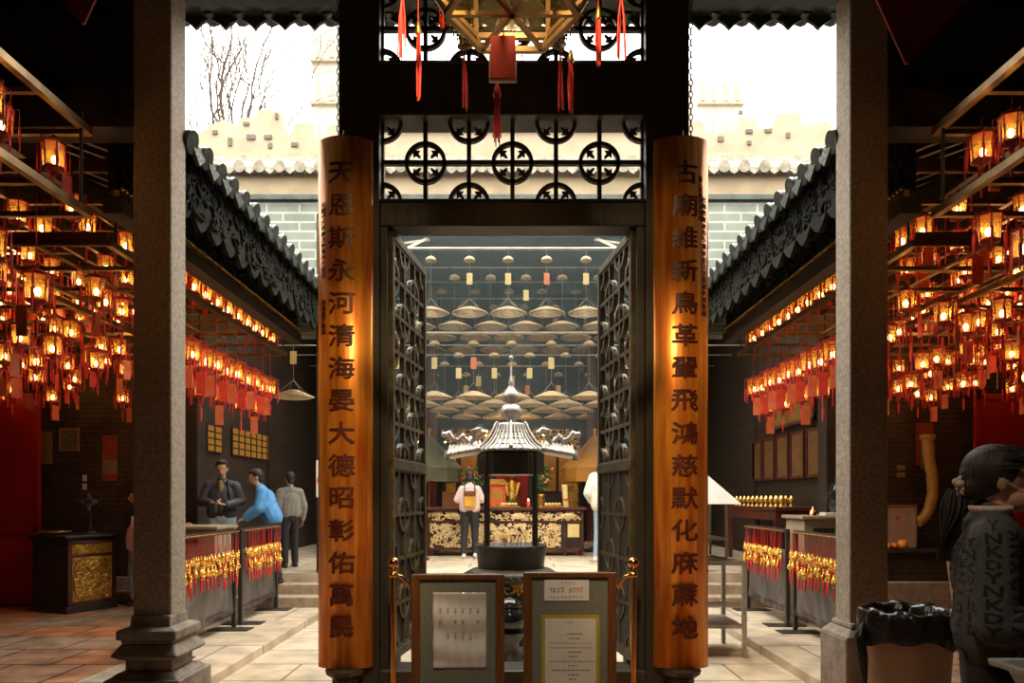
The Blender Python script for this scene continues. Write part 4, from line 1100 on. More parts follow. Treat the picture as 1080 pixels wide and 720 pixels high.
# long offering table with gilt cups
t = thing('offering_table', 'dark long table of gilt cups below the framed scrolls', 'table', (4.15, 11.6, .40))
part('table_top', MB().box(-.3, .3, -1.2, 1.2, .86, .92), 'timber_red', t, .008)
part('apron', MB().box(-.28, .28, -1.15, 1.15, .72, .86), 'timber_red', t)
for a in (-1, 1):
    for b in (-1, 1): part('leg', MB().box(a * .25 - .03, a * .25 + .03, b * 1.1 - .03, b * 1.1 + .03, 0, .74), 'timber_red', t)
c = thing('gilt_cup', 'cup', 'cup')
part('bowl', MB().lathe([(.035, 0), (.03, .01), (.012, .03), (.012, .05), (.045, .09), (.05, .13), (.045, .13), (.0, .08)], n=12), 'gold_bright', c)
part('flame_bulb', MB().ell((0, 0, .145), (.010, .010, .018), 6, 5), 'small_flame', c)
CP = Proto(c)
for i in range(22):
    CP.at((3.98 + .14 * (i % 2), 10.5 + (i // 2) * .21, 1.32), 0, 'gilt offering cup with a tiny flame on the long dark table, %s row' % ('front', 'back')[i % 2], 'gilt cups on the long table')
# ================================================================== far hall: coils, altar, smoke
def coil():
    t = thing('incense_coil', 'coil', 'incense coil')       # origin at the top of its wire
    pts = []; rs = []
    turns = 8; n = turns * 26
    for i in range(n + 1):
        q = i / n; r = .045 + .275 * q; a = 2 * PI * turns * q; z = -1.0 - .115 * q ** 1.15
        pts.append((r * math.cos(a), r * math.sin(a), z)); rs.append(.0125)
    part('coil', MB().tube(pts, rs, 5), 'coil', t)
    w = MB().tube([(0, 0, 0), (0, 0, -.86)], .004, 5)
    for i in range(4):
        q = PI / 4 + i * PI / 2; w.tube([(0, 0, -.84), (.26 * math.cos(q), .26 * math.sin(q), -1.07)], .0028, 4)
    part('hanging_wire', w, 'steel_pale', t)
    part('cap', MB().lathe([(.004, -.10), (.05, -.115), (.085, -.14), (.105, -.185), (.102, -.188), (.08, -.15), (0.004, -.125)], n=18), 'coil', t)
    return t
def ctag(t, m):
    c = MB().box(-.052, .052, -.006, -.003, -.60, -.40).box(-.002, .002, -.006, -.003, -.40, -.36)
    part('wish_slip', c, m, t); return t
C0 = Proto(ctag(coil(), 'yellow_paper')); C1 = Proto(ctag(coil(), 'orange_tag')); C2 = Proto(coil())
RN = ('front', 'second', 'third', 'rear')
TIER = {'upper': (5.80, (60, 55.5, 52, 48), (-57, -19), .3), 'lower': (4.32, (60, 55.5, 52, 48), (-62, -30), .85)}
for tn, (zc, ks, offs, ptag) in TIER.items():
    zr = zc
    for r, k in enumerate(ks):
        y = F / k
        for i in range(-3, 4):
            x = (i + (.5 if r % 2 else 0.) - .1) * .68 + R.uniform(-.01, .01)
            if tn == 'lower': x += .07
            if abs(x) > 2.25: continue
            P = C2 if R.random() > ptag else (C0 if R.random() < .8 else C1)
            sn = {C0: 'with yellow slip', C1: 'with orange slip', C2: 'without slip'}[P]
            P.at((x, y, zr), R.uniform(-.3, .3), 'tan incense coil %s, %s row of the %s tier in the far hall' % (sn, RN[r], tn), 'incense coils of the %s tier' % tn)
    t = thing('coil_rack', 'pale steel pipe rack carrying the %s tier of incense coils' % tn, 'rack', (0, 0, zr))
    for r, k in enumerate(ks):
        part('pipe', MB().tube([(-4.45, F / k, .028), (4.45, F / k, .028)], .026 if r == 0 else .016, 8), 'steel_pale', t)
# one coil hanging by the left jamb
C0.at((-3.35, 10.9, 4.1), 0, 'single incense coil with yellow slip, left of the hall opening beside the 天恩 board')

# altar table with carved gilt front
ky = 58.
t = thing('altar_table', 'dark altar table with pale gilt openwork front, in the far hall', 'altar', (-.13, 13.25, .40))
w = 1.43
part('table_top', MB().box(-w - .05, w + .05, -.42, .42, .83, .88), 'timber_red', t, .008)
part('frame', MB().box(-w, w, -.36, -.32, .60, .64).box(-w, w, -.36, -.32, .80, .84).box(-w, w, -.36, -.32, .10, .14).box(-w, -w + .05, -.36, .36, 0, .83).box(w - .05, w, -.36, .36, 0, .83)
     .box(w - .36, w - .32, -.36, -.32, 0, .83), 'timber_red', t, .004)
part('backing', MB().box(-w, w, -.33, .33, .12, .83), 'timber', t)
part('carved_band', scrolls(MB(), 2 * w - .1, .15, 190, R, .011, 0, .05).xf(Matrix.Translation((0, -.345, .72))), 'gilt_pale', t)
for x in (-.95, .25, 1.15): part('cartouche', MB().ell((x, -.36, .72), (.14, .015, .055), 18, 8), 'gilt_pale', t)
part('carved_panel', scrolls(MB(), 2 * w - .5, .42, 620, R, .012, 0, .055).xf(Matrix.Translation((-.17, -.345, .37))), 'gilt_pale', t)
part('side_panel', MB().box(w - .29, w - .08, -.35, -.34, .34, .58), 'yellow_paper', t)
for x in (-w + .1, -.5, .5, w - .34, w - .1): part('leg', MB().box(x - .03, x + .03, -.35, -.28, 0, .14), 'timber_red', t)

TZ = 1.28
def on_altar(name, x, y, label, cat, parts, group=None, z=TZ):
    t = thing(name, label, cat, (x, y, z), 0, group)
    for n, mb, m in parts: part(n, mb, m, t)
    return t
on_altar('shrine_box', -.28, 13.4, 'small red and gilt shrine box in the middle of the altar table', 'shrine',
   [('body', MB().box(-.16, .16, -.12, .12, .05, .42), 'red_tag'), ('base', MB().box(-.22, .22, -.16, .16, 0, .06), 'gold'), ('roof', MB().prism([(-.24, .42), (.24, .42), (.12, .52), (-.12, .52)], -.16, .16), 'gold'),
    ('niche', MB().box(-.09, .09, -.125, -.12, .12, .34), 'gold_bright'), ('column', MB().tube([(-.13, -.13, .05), (-.13, -.13, .42)], .015), 'gold'), ('column', MB().tube([(.13, -.13, .05), (.13, -.13, .42)], .015), 'gold')])
on_altar('wooden_box', -1.1, 13.4, 'brown wooden offering box at the left end of the altar table', 'box', [('body', MB().box(-.20, .20, -.12, .12, 0, .26), 'oak'), ('lid', MB().box(-.21, .21, -.13, .13, .26, .29), 'oak')])
for i, (x, l) in enumerate(((-.05, 'yellow offering tray right of the shrine box'), (.75, 'yellow offering tray near the incense stick bundle'))):
    p = MB()
    for q in range(9): p.ell((-.12 + .06 * (q % 5), -.04 + .06 * (q // 5), .055), .032, 8, 6)
    on_altar('offering_tray', x, 13.1, l, 'tray', [('dish', MB().box(-.2, .2, -.1, .1, 0, .03), 'gold'), ('cakes', p, 'yellow_paper')], 'yellow trays on the altar')
on_altar('incense_bundle', 1.0, 13.15, 'bundle of tall yellow incense sticks standing on the altar table', 'incense', [('sticks', MB().tube([(0, 0, 0), (-.03, 0, .42)], [.05, .055], 8), 'yellow_paper'), ('band', MB().tube([(-.004, 0, .12), (-.006, 0, .16)], .057, 10), 'red_tag')])
for i, (x, l) in enumerate(((-.62, 'red glass candle lamp left of the shrine box'), (-.42, 'small red candle lamp close to the shrine box'), (.30, 'red candle lamp right of the yellow tray'))):
    on_altar('candle_lamp', x, 13.0, l, 'candle', [('glass', MB().lathe([(.03, 0), (.035, .04), (.03, .11), (.0, .10)], n=12), 'red_tag'), ('flame', MB().ell((0, 0, .135), (.012, .012, .026), 7, 6), 'flame')], 'red candle lamps on the altar')
def vase(x, y, label, seed):
    r = random.Random(seed); st = MB(); lf = MB(); fl = MB()
    for i in range(16):
        a = r.uniform(0, 6.28); e = Vector((.22 * math.cos(a) * r.random() ** .5, .14 * math.sin(a), r.uniform(.45, .85)))
        st.tube([(0, 0, .2), e * .6 + Vector((0, 0, .1)), e], .005, 4)
        for q in range(5):
            p = e * r.uniform(.7, 1.) + Vector((r.uniform(-.05, .05),) * 3)
            lf.ell(p, (.035, .012, .018), 6, 4, Matrix.Rotation(r.uniform(0, 3), 3, 'Y'))
        if i % 2: fl.ell(e, .028, 7, 5)
    on_altar('flower_vase', x, y, label, 'vase', [('vase', MB().lathe([(.06, 0), (.05, .03), (.09, .12), (.06, .21), (.07, .24), (.0, .22)], n=16), 'gold'), ('stems', st, 'leaf'), ('leaves', lf, 'leaf'), ('blossoms', fl, 'red_tag' if seed % 2 else 'orange_tag')], 'flower vases on the altar')
vase(.55, 13.45, 'vase of dark foliage and orange blossoms on the right half of the altar', 4)
vase(-.78, 13.5, 'vase of foliage and red blossoms behind the backpack wearer', 5)

# shrine behind: pillars, hangings, lamps
for s in (-1, 1):
    t = thing('shrine_pillar', 'dark red shrine pillar behind the altar, %s one' % ('left' if s < 0 else 'right'), 'pillar', (s * 1.75, 15.4, .40))
    part('shaft', MB().tube([(0, 0, .12), (0, 0, 5.6)], .13, 18), 'timber_red', t); part('base', MB().lathe([(.2, 0), (.22, .05), (.16, .12)], n=18), 'step', t)
t = thing('shrine_cabinet', 'tall dark carved shrine with amber hangings behind the altar table', 'shrine', (0, 15.7, .40))
part('body', MB().box(-1.55, 1.55, .0, .6, 0, 2.6), 'timber', t, .01)
part('carved_frame', scrolls(MB(), 3.0, .5, 160, R, .018, 0, .11).xf(Matrix.Translation((0, -.03, 2.3))), 'gold', t)
for s in (-1, 1): part('carved_post', scrolls(MB().box(-.1, .1, 0, .05, -1.0, 1.0), .2, 2.0, 60, R, .016, 0, .08).xf(Matrix.Translation((s * 1.35, -.04, 1.05))), 'gold', t)
for x in (-.95, .8, 1.2): part('hanging_banner', MB().box(x - .17, x + .17, -.05, -.04, 1.2, 2.2), 'amber_cloth', t)
part('figure_niche', MB().box(-.35, .35, -.03, .0, .9, 2.0), 'red_lacquer', t)
M_figure = MB().cap((0, 0, 1.0), (0, 0, 1.35), .17, .11).ell((0, 0, 1.56), (.075, .08, .10)).cap((-.15, -.02, 1.35), (-.09, -.12, 1.1), .05, .04).cap((.15, -.02, 1.35), (.09, -.12, 1.1), .05, .04).lathe([(.09, 1.62), (.11, 1.66), (.03, 1.74)], n=10)
M['deity'] = M['gold']; part('seated_figure', M_figure.xf(Matrix.Translation((0, -.14, 0))), 'gold', t)
for i in range(22):
    x = R.uniform(-2.1, 2.1); 
    z = 2.35 + abs(math.sin(i * 1.7)) * .55 if abs(x) < 1.6 else 2.5 + R.random() * .3
    l = thing('string_lamp', 'tiny warm lamp glowing among the hangings behind the incense coils', 'lamp', (x, 15.25 - R.uniform(0, .4), z), 0, 'tiny lamps above the shrine')
    part('bulb', MB().ell((0, 0, 0), .018 + .012 * (i % 3 == 0), 8, 6), 'flame', l); part('cord', MB().tube([(0, 0, .01), (0, 0, 6.25 - z)], .002, 4), 'iron', l)
def canopy(s, label):
    t = thing('silk_parasol', label, 'parasol', (s * 1.62, 13.9, .40))
    prof = [(.66, 1.62), (.64, 1.66), (.42, 1.86), (.18, 2.12), (.03, 2.28)]
    part('canopy', MB().lathe(prof, n=14, smooth=False), 'amber_cloth' if s > 0 else 'green_cloth', t)
    part('valance', MB().lathe([(.655, 1.62), (.66, 1.36), (.645, 1.36), (.645, 1.62)], n=14, smooth=False), 'amber_cloth' if s > 0 else 'green_cloth', t)
    part('pole', MB().tube([(0, 0, .1), (0, 0, 2.36)], .02, 8), 'gold', t)
    part('finial', MB().ell((0, 0, 2.38), .04), 'gold', t)
    part('base', MB().lathe([(.22, 0), (.22, .05), (.05, .10), (.03, .14)], n=16), 'iron', t)
canopy(1, 'yellow silk ceremonial parasol right of the incense burner canopy')
canopy(-1, 'dull olive silk ceremonial parasol left of the incense burner canopy')

# smoke of the coils, hanging in the hall
m, nt, out = _nodes('incense_haze')
pv = nt.nodes.new('ShaderNodeVolumePrincipled'); pv.inputs['Density'].default_value = .032; pv.inputs['Color'].default_value = (.70, .90, .92, 1); pv.inputs['Anisotropy'].default_value = .2
nt.links.new(pv.outputs[0], out.inputs['Volume'])
sm = part('incense_smoke', MB().box(-2.35, 2.35, 10.9, 15.1, 2.2, 6.2), m)
tag(sm, 'thin bluish incense smoke filling the upper far hall', 'smoke', kind='stuff')

# pillar paper sign and glass case on a table, right of the court
t = thing('hanging_paper_strip', 'white vertical paper strip on the dark pillar beside the 天恩 board', 'sign', (-2.70, 9.98, 1.72))
part('strip', MB().box(-.045, .045, -.012, 0, -.26, .26), 'paper_white', t); part('red_mark', MB().box(-.03, .03, -.016, -.012, -.06, .02), 'red_tag', t)
t = thing('vermilion_scroll', 'thin vertical dark hanging scroll board on the left hall jamb', 'sign', (-3.75, 9.96, 2.0)) if False else None

def steel_table(x, y, label):
    t = thing('steel_table', label, 'table', (x, y, -.09))
    w, d, h = .36, .34, .93
    part('table_top', MB().box(-w - .02, w + .02, -d - .02, d + .02, h - .04, h), 'steel', t, .004)
    part('shelf', MB().box(-w, w, -d, d, .28, .31), 'steel', t)
    for a in (-1, 1):
        for b in (-1, 1): part('leg', MB().box(a * w - .02, a * w + .02, b * d - .02, b * d + .02, 0, h - .03), 'steel', t)
    part('cross_rail', MB().box(-w, w, -d, -d + .02, .5, .54), 'steel', t)
steel_table(1.88, 7.2, 'grey steel table with lower shelf beside the 古廟 board')
t = thing('pyramid_roofed_case', 'open steel case with a white pyramid roof standing on the steel table', 'case', (1.80, 7.2, .84))
w = .30
for a in (-1, 1):
    for b in (-1, 1): part('post', MB().box(a * (w - .015) - .012, a * (w - .015) + .012, b * (w - .015) - .012, b * (w - .015) + .012, 0, .56), 'steel', t)
part('shelf', MB().box(-w, w, -w, w, .20, .22), 'steel', t); part('floor', MB().box(-w, w, -w, w, 0, .02), 'steel', t)
part('pyramid_roof', MB().add([(-w - .10, -w - .10, .55), (w + .10, -w - .10, .55), (w + .10, w + .10, .55), (-w - .10, w + .10, .55), (.02, -.0, .98)], [(0, 3, 2, 1), (0, 1, 4), (1, 2, 4), (2, 3, 4), (3, 0, 4)]), 'white_metal', t, .006)
M['white_metal'] = M['white_metal'] if 'white_metal' in M else M['steel']

# counters behind the barriers
def counter(x, y, w, d, h, label, m='counter'):
    t = thing('service_counter', label, 'counter', (x, y, 0))
    part('body', MB().box(-w, w, -d, d, 0, h - .04), m, t, .01); part('top', MB().box(-w - .04, w + .04, -d - .04, d + .04, h - .04, h), m, t, .008)
    part('kick_board', MB().box(-w + .02, w - .02, -d - .02, -d, 0, .1), 'iron', t); part('slot_plate', MB().box(-w + .1, -w + .35, -d - .012, -d, h - .2, h - .14), 'iron', t)
    return t
M['counter'] = mat('beige_laminate', (.34, .27, .19), (.28, .22, .15), rough=.5, scale=4)
counter(3.86, 8.6, .44, .28, 1.24, 'beige donation counter behind the nearer right barrier')
counter(-3.74, 8.6, .27, .28, 1.12, 'beige counter behind the nearer left barrier, in front of the man')
t = thing('covered_jar', 'bulky dark glazed jar on the beige donation counter', 'jar', (4.06, 8.6, 1.24))
part('body', MB().lathe([(.16, 0), (.20, .06), (.24, .2), (.22, .34), (.14, .42), (.15, .44)], n=24), 'glossy_black', t); part('lid', MB().lathe([(.15, .44), (.13, .48), (.03, .51), (.03, .54), (.0, .56)], n=20), 'glossy_black', t)
t = thing('small_brass_bell', 'tiny brass bell at the left end of the beige donation counter', 'bell', (3.62, 8.55, 1.24))
part('bell', MB().lathe([(.055, 0), (.05, .02), (.035, .06), (.01, .08), (.012, .10), (.0, .11)], n=16), 'brass_shiny', t)
t = thing('brochure_stack', 'low stack of pale sheets on the beige donation counter', 'papers', (3.85, 8.55, 1.24)); part('sheets', MB().box(-.12, .12, -.08, .08, 0, .035), 'paper', t, .003); part('top_sheet', MB().box(-.115, .125, -.075, .085, .035, .037), 'paper_white', t)
# ================================================================== people
def finger_set(mb, wrist, d, n, side, curl=.35, r=.0085):
    """palm, four bent fingers and a thumb; d = direction of the hand, n = palm normal"""
    d = Vector(d).normalized(); n = Vector(n); n = (n - d * n.dot(d)).normalized(); s = d.cross(n) * side
    w = Vector(wrist); pc = w + d * .045
    for u in (-.024, -.008, .008, .024): mb.cap(w + d * .005 + s * u * .55, w + d * .082 + s * u, .014, .0125, 7)
    for u, L in ((-.028, .052), (-.0095, .072), (.0095, .078), (.028, .070)):
        a = w + d * .084 + s * u; p = a; dd = d.copy()
        for q, f in ((0, .42), (1, .32), (2, .26)):
            dd = (dd * math.cos(curl * (q + .6)) + n * math.sin(curl * (q + .6))).normalized(); e = p + dd * L * f * 1.1
            mb.cap(p, e, r * (1 - .1 * q), r * (.92 - .1 * q), 6); p = e
    b = w + d * .02 + s * .026; e = b + (d * .7 + s * .7 + n * .25).normalized() * .038
    mb.cap(b, e, .013, .010, 7); mb.cap(e, e + (d * .9 + s * .15 + n * .3).normalized() * .030, .010, .008, 7)

def person(label, loc, rz, ht, lean=0., arms=None, legs=0.04, top='cloth', sleeve=True, pants='denim', shoes='shoe_white', head_turn=0., head_tilt=0., hair='short', voxel=.010,
           coat_len=0., female=False, group=None, puff=.0, name='person', curl=.4):
    t = thing(name, label, 'person', loc, rz, group); k = ht / 1.70; t.scale = (k, k, k)
    L = Matrix.Translation((0, 0, .93)) @ Matrix.Rotation(lean, 4, 'X') @ Matrix.Translation((0, 0, -.93))
    U = lambda *p: L @ Vector(p)
    sw = .165 if female else .19
    arms = arms or {}
    b = MB(); tp = MB(); pn = MB(); sh = MB(); g = .020 + puff
    # legs
    for s in (-1, 1):
        ly = legs * s
        hip, kn, an = Vector((s * .09, 0, .90)), Vector((s * .105, -.02 + ly * .6, .49)), Vector((s * .11, .015 + ly, .085))
        b.cap(hip, kn, .082, .055).cap(kn, an, .052, .036); b.cap(an + Vector((0, .02, -.04)), an + Vector((s * .02, -.15, -.055)), .036, .028)
        pn.cap(hip, kn, .102, .075).cap(kn, an + Vector((0, 0, .02)), .073, .062)
        sh.cap(an + Vector((0, .035, -.045)), an + Vector((s * .02, -.16, -.055)), .045, .037)
        sh.cap(an + Vector((0, .02, .0)), an + Vector((0, 0, -.04)), .045, .045)
    b.ell((0, 0, .93), (.155, .105, .12)); pn.ell((0, 0, .93), (.172, .122, .13))
    # torso
    b.cap(U(0, 0, .98), U(0, .0, 1.15), .12, .12).ell(U(0, 0, 1.22), (.155, .105, .17)).cap(U(-sw + .09, .01, 1.37), U(sw - .09, .01, 1.37), .055, .055)
    b.cap(U(0, .015, 1.38), U(0, .0, 1.52), .056, .050)
    tl = 1.0 - coat_len
    tp.ell(U(0, 0, 1.22), (.165 + g, .115 + g, .20)); tp.cap(U(-sw + .09, .012, 1.372), U(sw - .09, .012, 1.372), .064 + g * .7, .064 + g * .7)
    for x in (-.065, 0, .065):
        tp.cap(U(x, .0, 1.25), U(x * 1.15, .0, .98 if lean else tl), .105 + g * .8, .115 + g * .8)
    tp.cap(U(0, .02, 1.40), U(0, .012, 1.45), .065 + g * .6, .058 + g * .3)
    # arms
    hands = []
    for s, nm in ((-1, 'l'), (1, 'r')):
        sp = U(s * (sw - .02), .012, 1.352)
        el, wr, hd, pl = arms.get(nm, ((s * (sw + .06), .03, 1.10), (s * (sw + .07), -.05, .86), (0, -.15, -1), (-s, 0, 0)))
        el, wr = U(*el), U(*wr)
        b.cap(sp, el, .048, .039).cap(el, wr, .038, .026)
        tp.cap(sp, el, .058 + g, .046 + g).cap(el, el.lerp(wr, .92), .046 + g, .034 + g * .7)
        finger_set(b, wr, hd, pl, s, curl)
    # head
    hm = Matrix.Translation(U(0, .0, 1.50)) @ Matrix.Rotation(head_turn, 4, 'Z') @ Matrix.Rotation(head_tilt, 4, 'X')
    h = MB()
    h.ell((0, .01, .125), (.076, .094, .098), 18, 12).ell((0, -.028, .065), (.056, .060, .070), 14, 10).ell((0, -.062, .030), (.028, .024, .022), 10, 8)
    h.cap((0, -.092, .105), (0, -.108, .078), .010, .015, 8)                      # nose
    h.cap((-.018, -.086, .046), (.018, -.086, .046), .009, .009, 8)               # lips
    for s in (-1, 1): h.ell((s * .077, .012, .098), (.010, .020, .031), 8, 6); h.cap((s * .015, -.088, .130), (s * .045, -.078, .130), .008, .006, 6)
    b.join(h, hm)
    body = blob('body', b, 'skin', t, voxel, 3)
    e = MB(); i_ = MB()
    for s in (-1, 1): e.ell((s * .030, -.081, .113), (.013, .009, .008), 8, 6); i_.ell((s * .030, -.089, .113), (.006, .004, .006), 8, 6)
    part('eyes', e.join(MB()).xf(hm), 'paper_white', t); part('irises', i_.xf(hm), 'hair', t)
    part('lips', MB().cap((-.020, -.094, .044), (.020, -.094, .044), .005, .005, 6).xf(hm), 'lip', t)
    hr = MB()
    if hair == 'short':
        hr.ell((0, .028, .140), (.088, .094, .100), 18, 12).ell((0, -.035, .195), (.066, .058, .036), 12, 8)
        hr.ell((0, .062, .075), (.066, .052, .068), 12, 8)
    else:
        hr.ell((0, .026, .138), (.089, .098, .103), 18, 12).ell((0, -.035, .193), (.068, .060, .038), 12, 8).ell((0, .06, .07), (.076, .058, .085), 12, 8)
        if hair == 'long':
            hr.cap((0, .075, .10), (0, .085, -.14), .070, .045)
    hh = blob('hair', hr.xf(hm), 'hair', t, max(voxel * .8, .007), 2)
    blob('trousers', pn, pants, t, voxel * 1.2, 4)
    blob('jacket' if puff else 'shirt', tp, top, t, voxel, 4)
    for s in (-1, 1):
        one = MB(); one.v = [v for v in sh.v]; one.f = sh.f; one.sm = sh.sm
        # keep the shoe of this side only
        idx = [i for i, v in enumerate(sh.v) if v[0] * s > 0]; mp = {a: c for c, a in enumerate(idx)}
        one = MB(); one.v = [sh.v[i] for i in idx]
        for f, q in zip(sh.f, sh.sm):
            if all(j in mp for j in f): one.f.append(tuple(mp[j] for j in f)); one.sm.append(q)
        sv = one; lo = min(v[2] for v in sv.v); sv.v = [(a, c, max(z, .004)) for a, c, z in sv.v]
        blob('shoe', sv, shoes, t, .012, 2)
    return t, U, hm
M['denim'] = mat('faded_blue_denim', (.22, .32, .42), (.30, .40, .50), rough=.8, scale=30)
M['denim_pale'] = mat('pale_denim', (.46, .55, .62), (.36, .46, .54), rough=.8, scale=30)
M['black_cloth'] = mat('black_cloth', (.018, .016, .018), (.028, .025, .028), rough=.75, scale=20, bump=.2)
M['puffer'] = mat('dark_grey_quilting', (.04, .042, .048), (.06, .062, .07), rough=.45, scale=12, bump=.5, stretch=(1, 1, 4))
M['blue_cloth'] = mat('bright_blue_cloth', (.10, .34, .68), (.07, .26, .56), rough=.7, scale=12, bump=.2)
M['white_cloth'] = mat('white_cotton', (.80, .76, .70), (.68, .64, .58), rough=.8, scale=10, bump=.3)
M['pink_cloth'] = mat('pale_pink_fleece', (.80, .62, .60), (.70, .52, .50), rough=.85, scale=16, bump=.3)
M['grey_cloth'] = mat('grey_green_cloth', (.20, .24, .22), (.14, .18, .16), rough=.8, scale=12, bump=.2)
M['red_cloth'] = mat('dark_red_cloth', (.28, .05, .04), (.2, .03, .03), rough=.8, scale=12)
M['grey_knit'] = mat('grey_knit', (.30, .28, .25), (.22, .20, .18), rough=.9, scale=30)
M['tan_cloth'] = mat('tan_cloth', (.50, .33, .18), (.42, .27, .14), rough=.8, scale=12, bump=.2)
M['shoe_white'] = mat('white_trainer', (.74, .72, .68), (.6, .58, .55), rough=.5, scale=10)
M['shoe_dark'] = mat('dark_shoe', (.03, .025, .02), (.05, .04, .03), rough=.4, scale=10)
M['mustard_bag'] = mat('ochre_leather', (.66, .36, .05), (.54, .28, .04), rough=.45, scale=10)
M['lip'] = mat('lip', (.42, .14, .10), (.38, .12, .09), rough=.5, scale=10)

# visitor with ochre backpack at the altar, back to the camera
t, U, hm = person('person in a pale pink top, black trousers and ochre backpack facing the altar', (-.74, 12.42, .40), PI * 1.02, 1.50, top='pink_cloth', pants='black_cloth', shoes='shoe_white', hair='bob', female=True, head_tilt=.25, legs=.05, puff=.008,
   arms={'l': ((-.24, .0, 1.16), (-.12, -.26, 1.20), (.4, -1, .2), (0, 0, 1)), 'r': ((.24, .0, 1.16), (.12, -.26, 1.20), (-.4, -1, .2), (0, 0, 1))})
bp = MB().box(-.125, .125, .15, .25, 1.00, 1.33)
bg_ = part('backpack', bp, 'mustard_bag', t, .035); 
part('flap', MB().box(-.115, .115, .155, .262, 1.22, 1.335), 'oak', bg_, .02)
part('strap', MB().tube([(-.09, .15, 1.02), (-.12, .10, 1.2), (-.10, .13, 1.40), (-.10, .02, 1.47), (-.10, -.12, 1.38)], .013, 6).tube([(.09, .15, 1.02), (.12, .10, 1.2), (.10, .13, 1.40), (.10, .02, 1.47), (.10, -.12, 1.38)], .013, 6), 'oak', bg_)
# person in white at the right door leaf
person('person in a loose white shirt and blue jeans standing half behind the right lattice door', (1.52, 11.7, .40), PI * .80, 1.72, top='white_cloth', pants='denim', puff=.035, hair='short', coat_len=.06,
   arms={'r': ((.25, .05, 1.12), (.30, -.14, .98), (.3, -1, -.3), (-1, 0, 0))})
# person in grey at the left of the altar
person('person in grey green clothes standing left of the altar table', (-1.62, 12.1, .40), PI * .55, 1.62, top='grey_cloth', pants='black_cloth', shoes='shoe_dark', puff=.01)
# left chamber group
t, U, hm = person('man in an open dark padded jacket and pale jeans looking at his phone', (-4.02, 9.86, .27), math.radians(12), 1.68, top='puffer', pants='denim_pale', puff=.006, hair='short', head_tilt=.12, voxel=.009,
   arms={'l': ((-.26, -.02, 1.14), (-.10, -.22, 1.12), (1, -.4, .15), (0, 0, 1)), 'r': ((.26, -.02, 1.14), (.10, -.24, 1.10), (-1, -.4, .15), (0, 0, 1))})
part('shirt_front', MB().ell((0, -.098, 1.34), (.040, .045, .10)), 'tan_paper', t)
part('phone', MB().box(-.035, .04, -.30, -.22, 1.115, 1.125), 'paper_white', t)
part('strap', MB().tube([(.13, -.11, 1.02), (.12, -.128, 1.25), (.09, -.085, 1.42), (.10, .05, 1.43)], .014, 6), 'iron', t)
t, U, hm = person('person in a bright blue jacket bending over the far left barrier charms', (-3.30, 9.86, .27), math.radians(-70), 1.60, lean=.42, top='blue_cloth', pants='black_cloth', shoes='shoe_dark', puff=.02, hair='short', head_tilt=.2, female=True,
   arms={'l': ((-.20, -.12, 1.18), (-.14, -.32, 1.14), (.1, -1, -.4), (0, 0, -1)), 'r': ((.20, -.12, 1.18), (.14, -.34, 1.12), (-.1, -1, -.4), (0, 0, -1))})
person('person in grey and dark red layers behind the one in blue', (-3.36, 10.75, .40), math.radians(220), 1.42, top='grey_knit', pants='black_cloth', shoes='shoe_dark', puff=.01, hair='short')
person('person in tan sleeves half hidden by the left stone column, reaching across the counter', (-4.78, 9.3, .0), math.radians(100), 1.62, lean=.2, top='tan_cloth', pants='black_cloth', shoes='shoe_dark', hair='short', puff=.01,
   arms={'l': ((-.22, -.12, 1.2), (-.14, -.36, 1.22), (0, -1, .3), (0, 0, -1)), 'r': ((.22, -.12, 1.2), (.14, -.36, 1.22), (0, -1, .3), (0, 0, -1))})
t, U, hm = person('person in white with a pink bag and jeans, half hidden at the left column edge', (-5.10, 9.66, .0), math.radians(-60), 1.55, top='black_cloth', pants='denim_pale', shoes='shoe_dark', hair='short', voxel=.012)
t2 = part('pink_bag', MB().lathe([(.05, .82), (.08, .86), (.09, .98), (.07, 1.14), (.03, 1.2), (.02, 1.33)], (.27, -.06, 0), 14), 'pink_cloth', t)
# ================================================================== foreground right: woman, bin, tray
M['coat'] = mat('charcoal_wool_coat', (.085, .088, .088), (.06, .062, .062), rough=.8, scale=26, bump=.3)
M['mask'] = mat('face_mask_cloth', (.62, .34, .26), (.56, .3, .22), rough=.7, scale=30)
wx0, wy0 = 1.70, F / 300.
t = thing('person', 'woman with a low ponytail and mask in a charcoal coat printed with black letters', 'person', (wx0, wy0, 0), math.radians(60))
t.scale = (.950,) * 3
# local frame: she faces -Y, which is the photo's right
b = MB(); ct = MB(); pn = MB()
for s in (-1, 1):
    hip, kn, an = Vector((s * .09, .01, .92)), Vector((s * .10, 0, .50)), Vector((s * .10, .03 + .03 * s, .085))
    b.cap(hip, kn, .085, .056).cap(kn, an, .053, .037); b.cap(an + Vector((0, .02, -.04)), an + Vector((s * .02, -.15, -.055)), .036, .028)
    pn.cap(hip, kn, .105, .085).cap(kn, an, .083, .075)
b.ell((0, 0, .94), (.16, .11, .13)); pn.ell((0, 0, .94), (.17, .12, .13))
b.cap((0, 0, .98), (0, 0, 1.15), .12, .12).ell((0, 0, 1.24), (.155, .108, .17)).cap((-.13, .01, 1.40), (.13, .01, 1.40), .06, .06).cap((0, .02, 1.38), (0, -.008, 1.50), .052, .047)
ct.ell((0, .0, 1.25), (.20, .150, .20)).cap((-.13, .012, 1.385), (.13, .012, 1.385), .088, .088)
for x in (-.09, 0, .09): ct.cap((x, .01, 1.25), (x * 1.15, .012, 1.03), .115, .130)
ct.cap((0, .025, 1.42), (0, .015, 1.455), .085, .072)
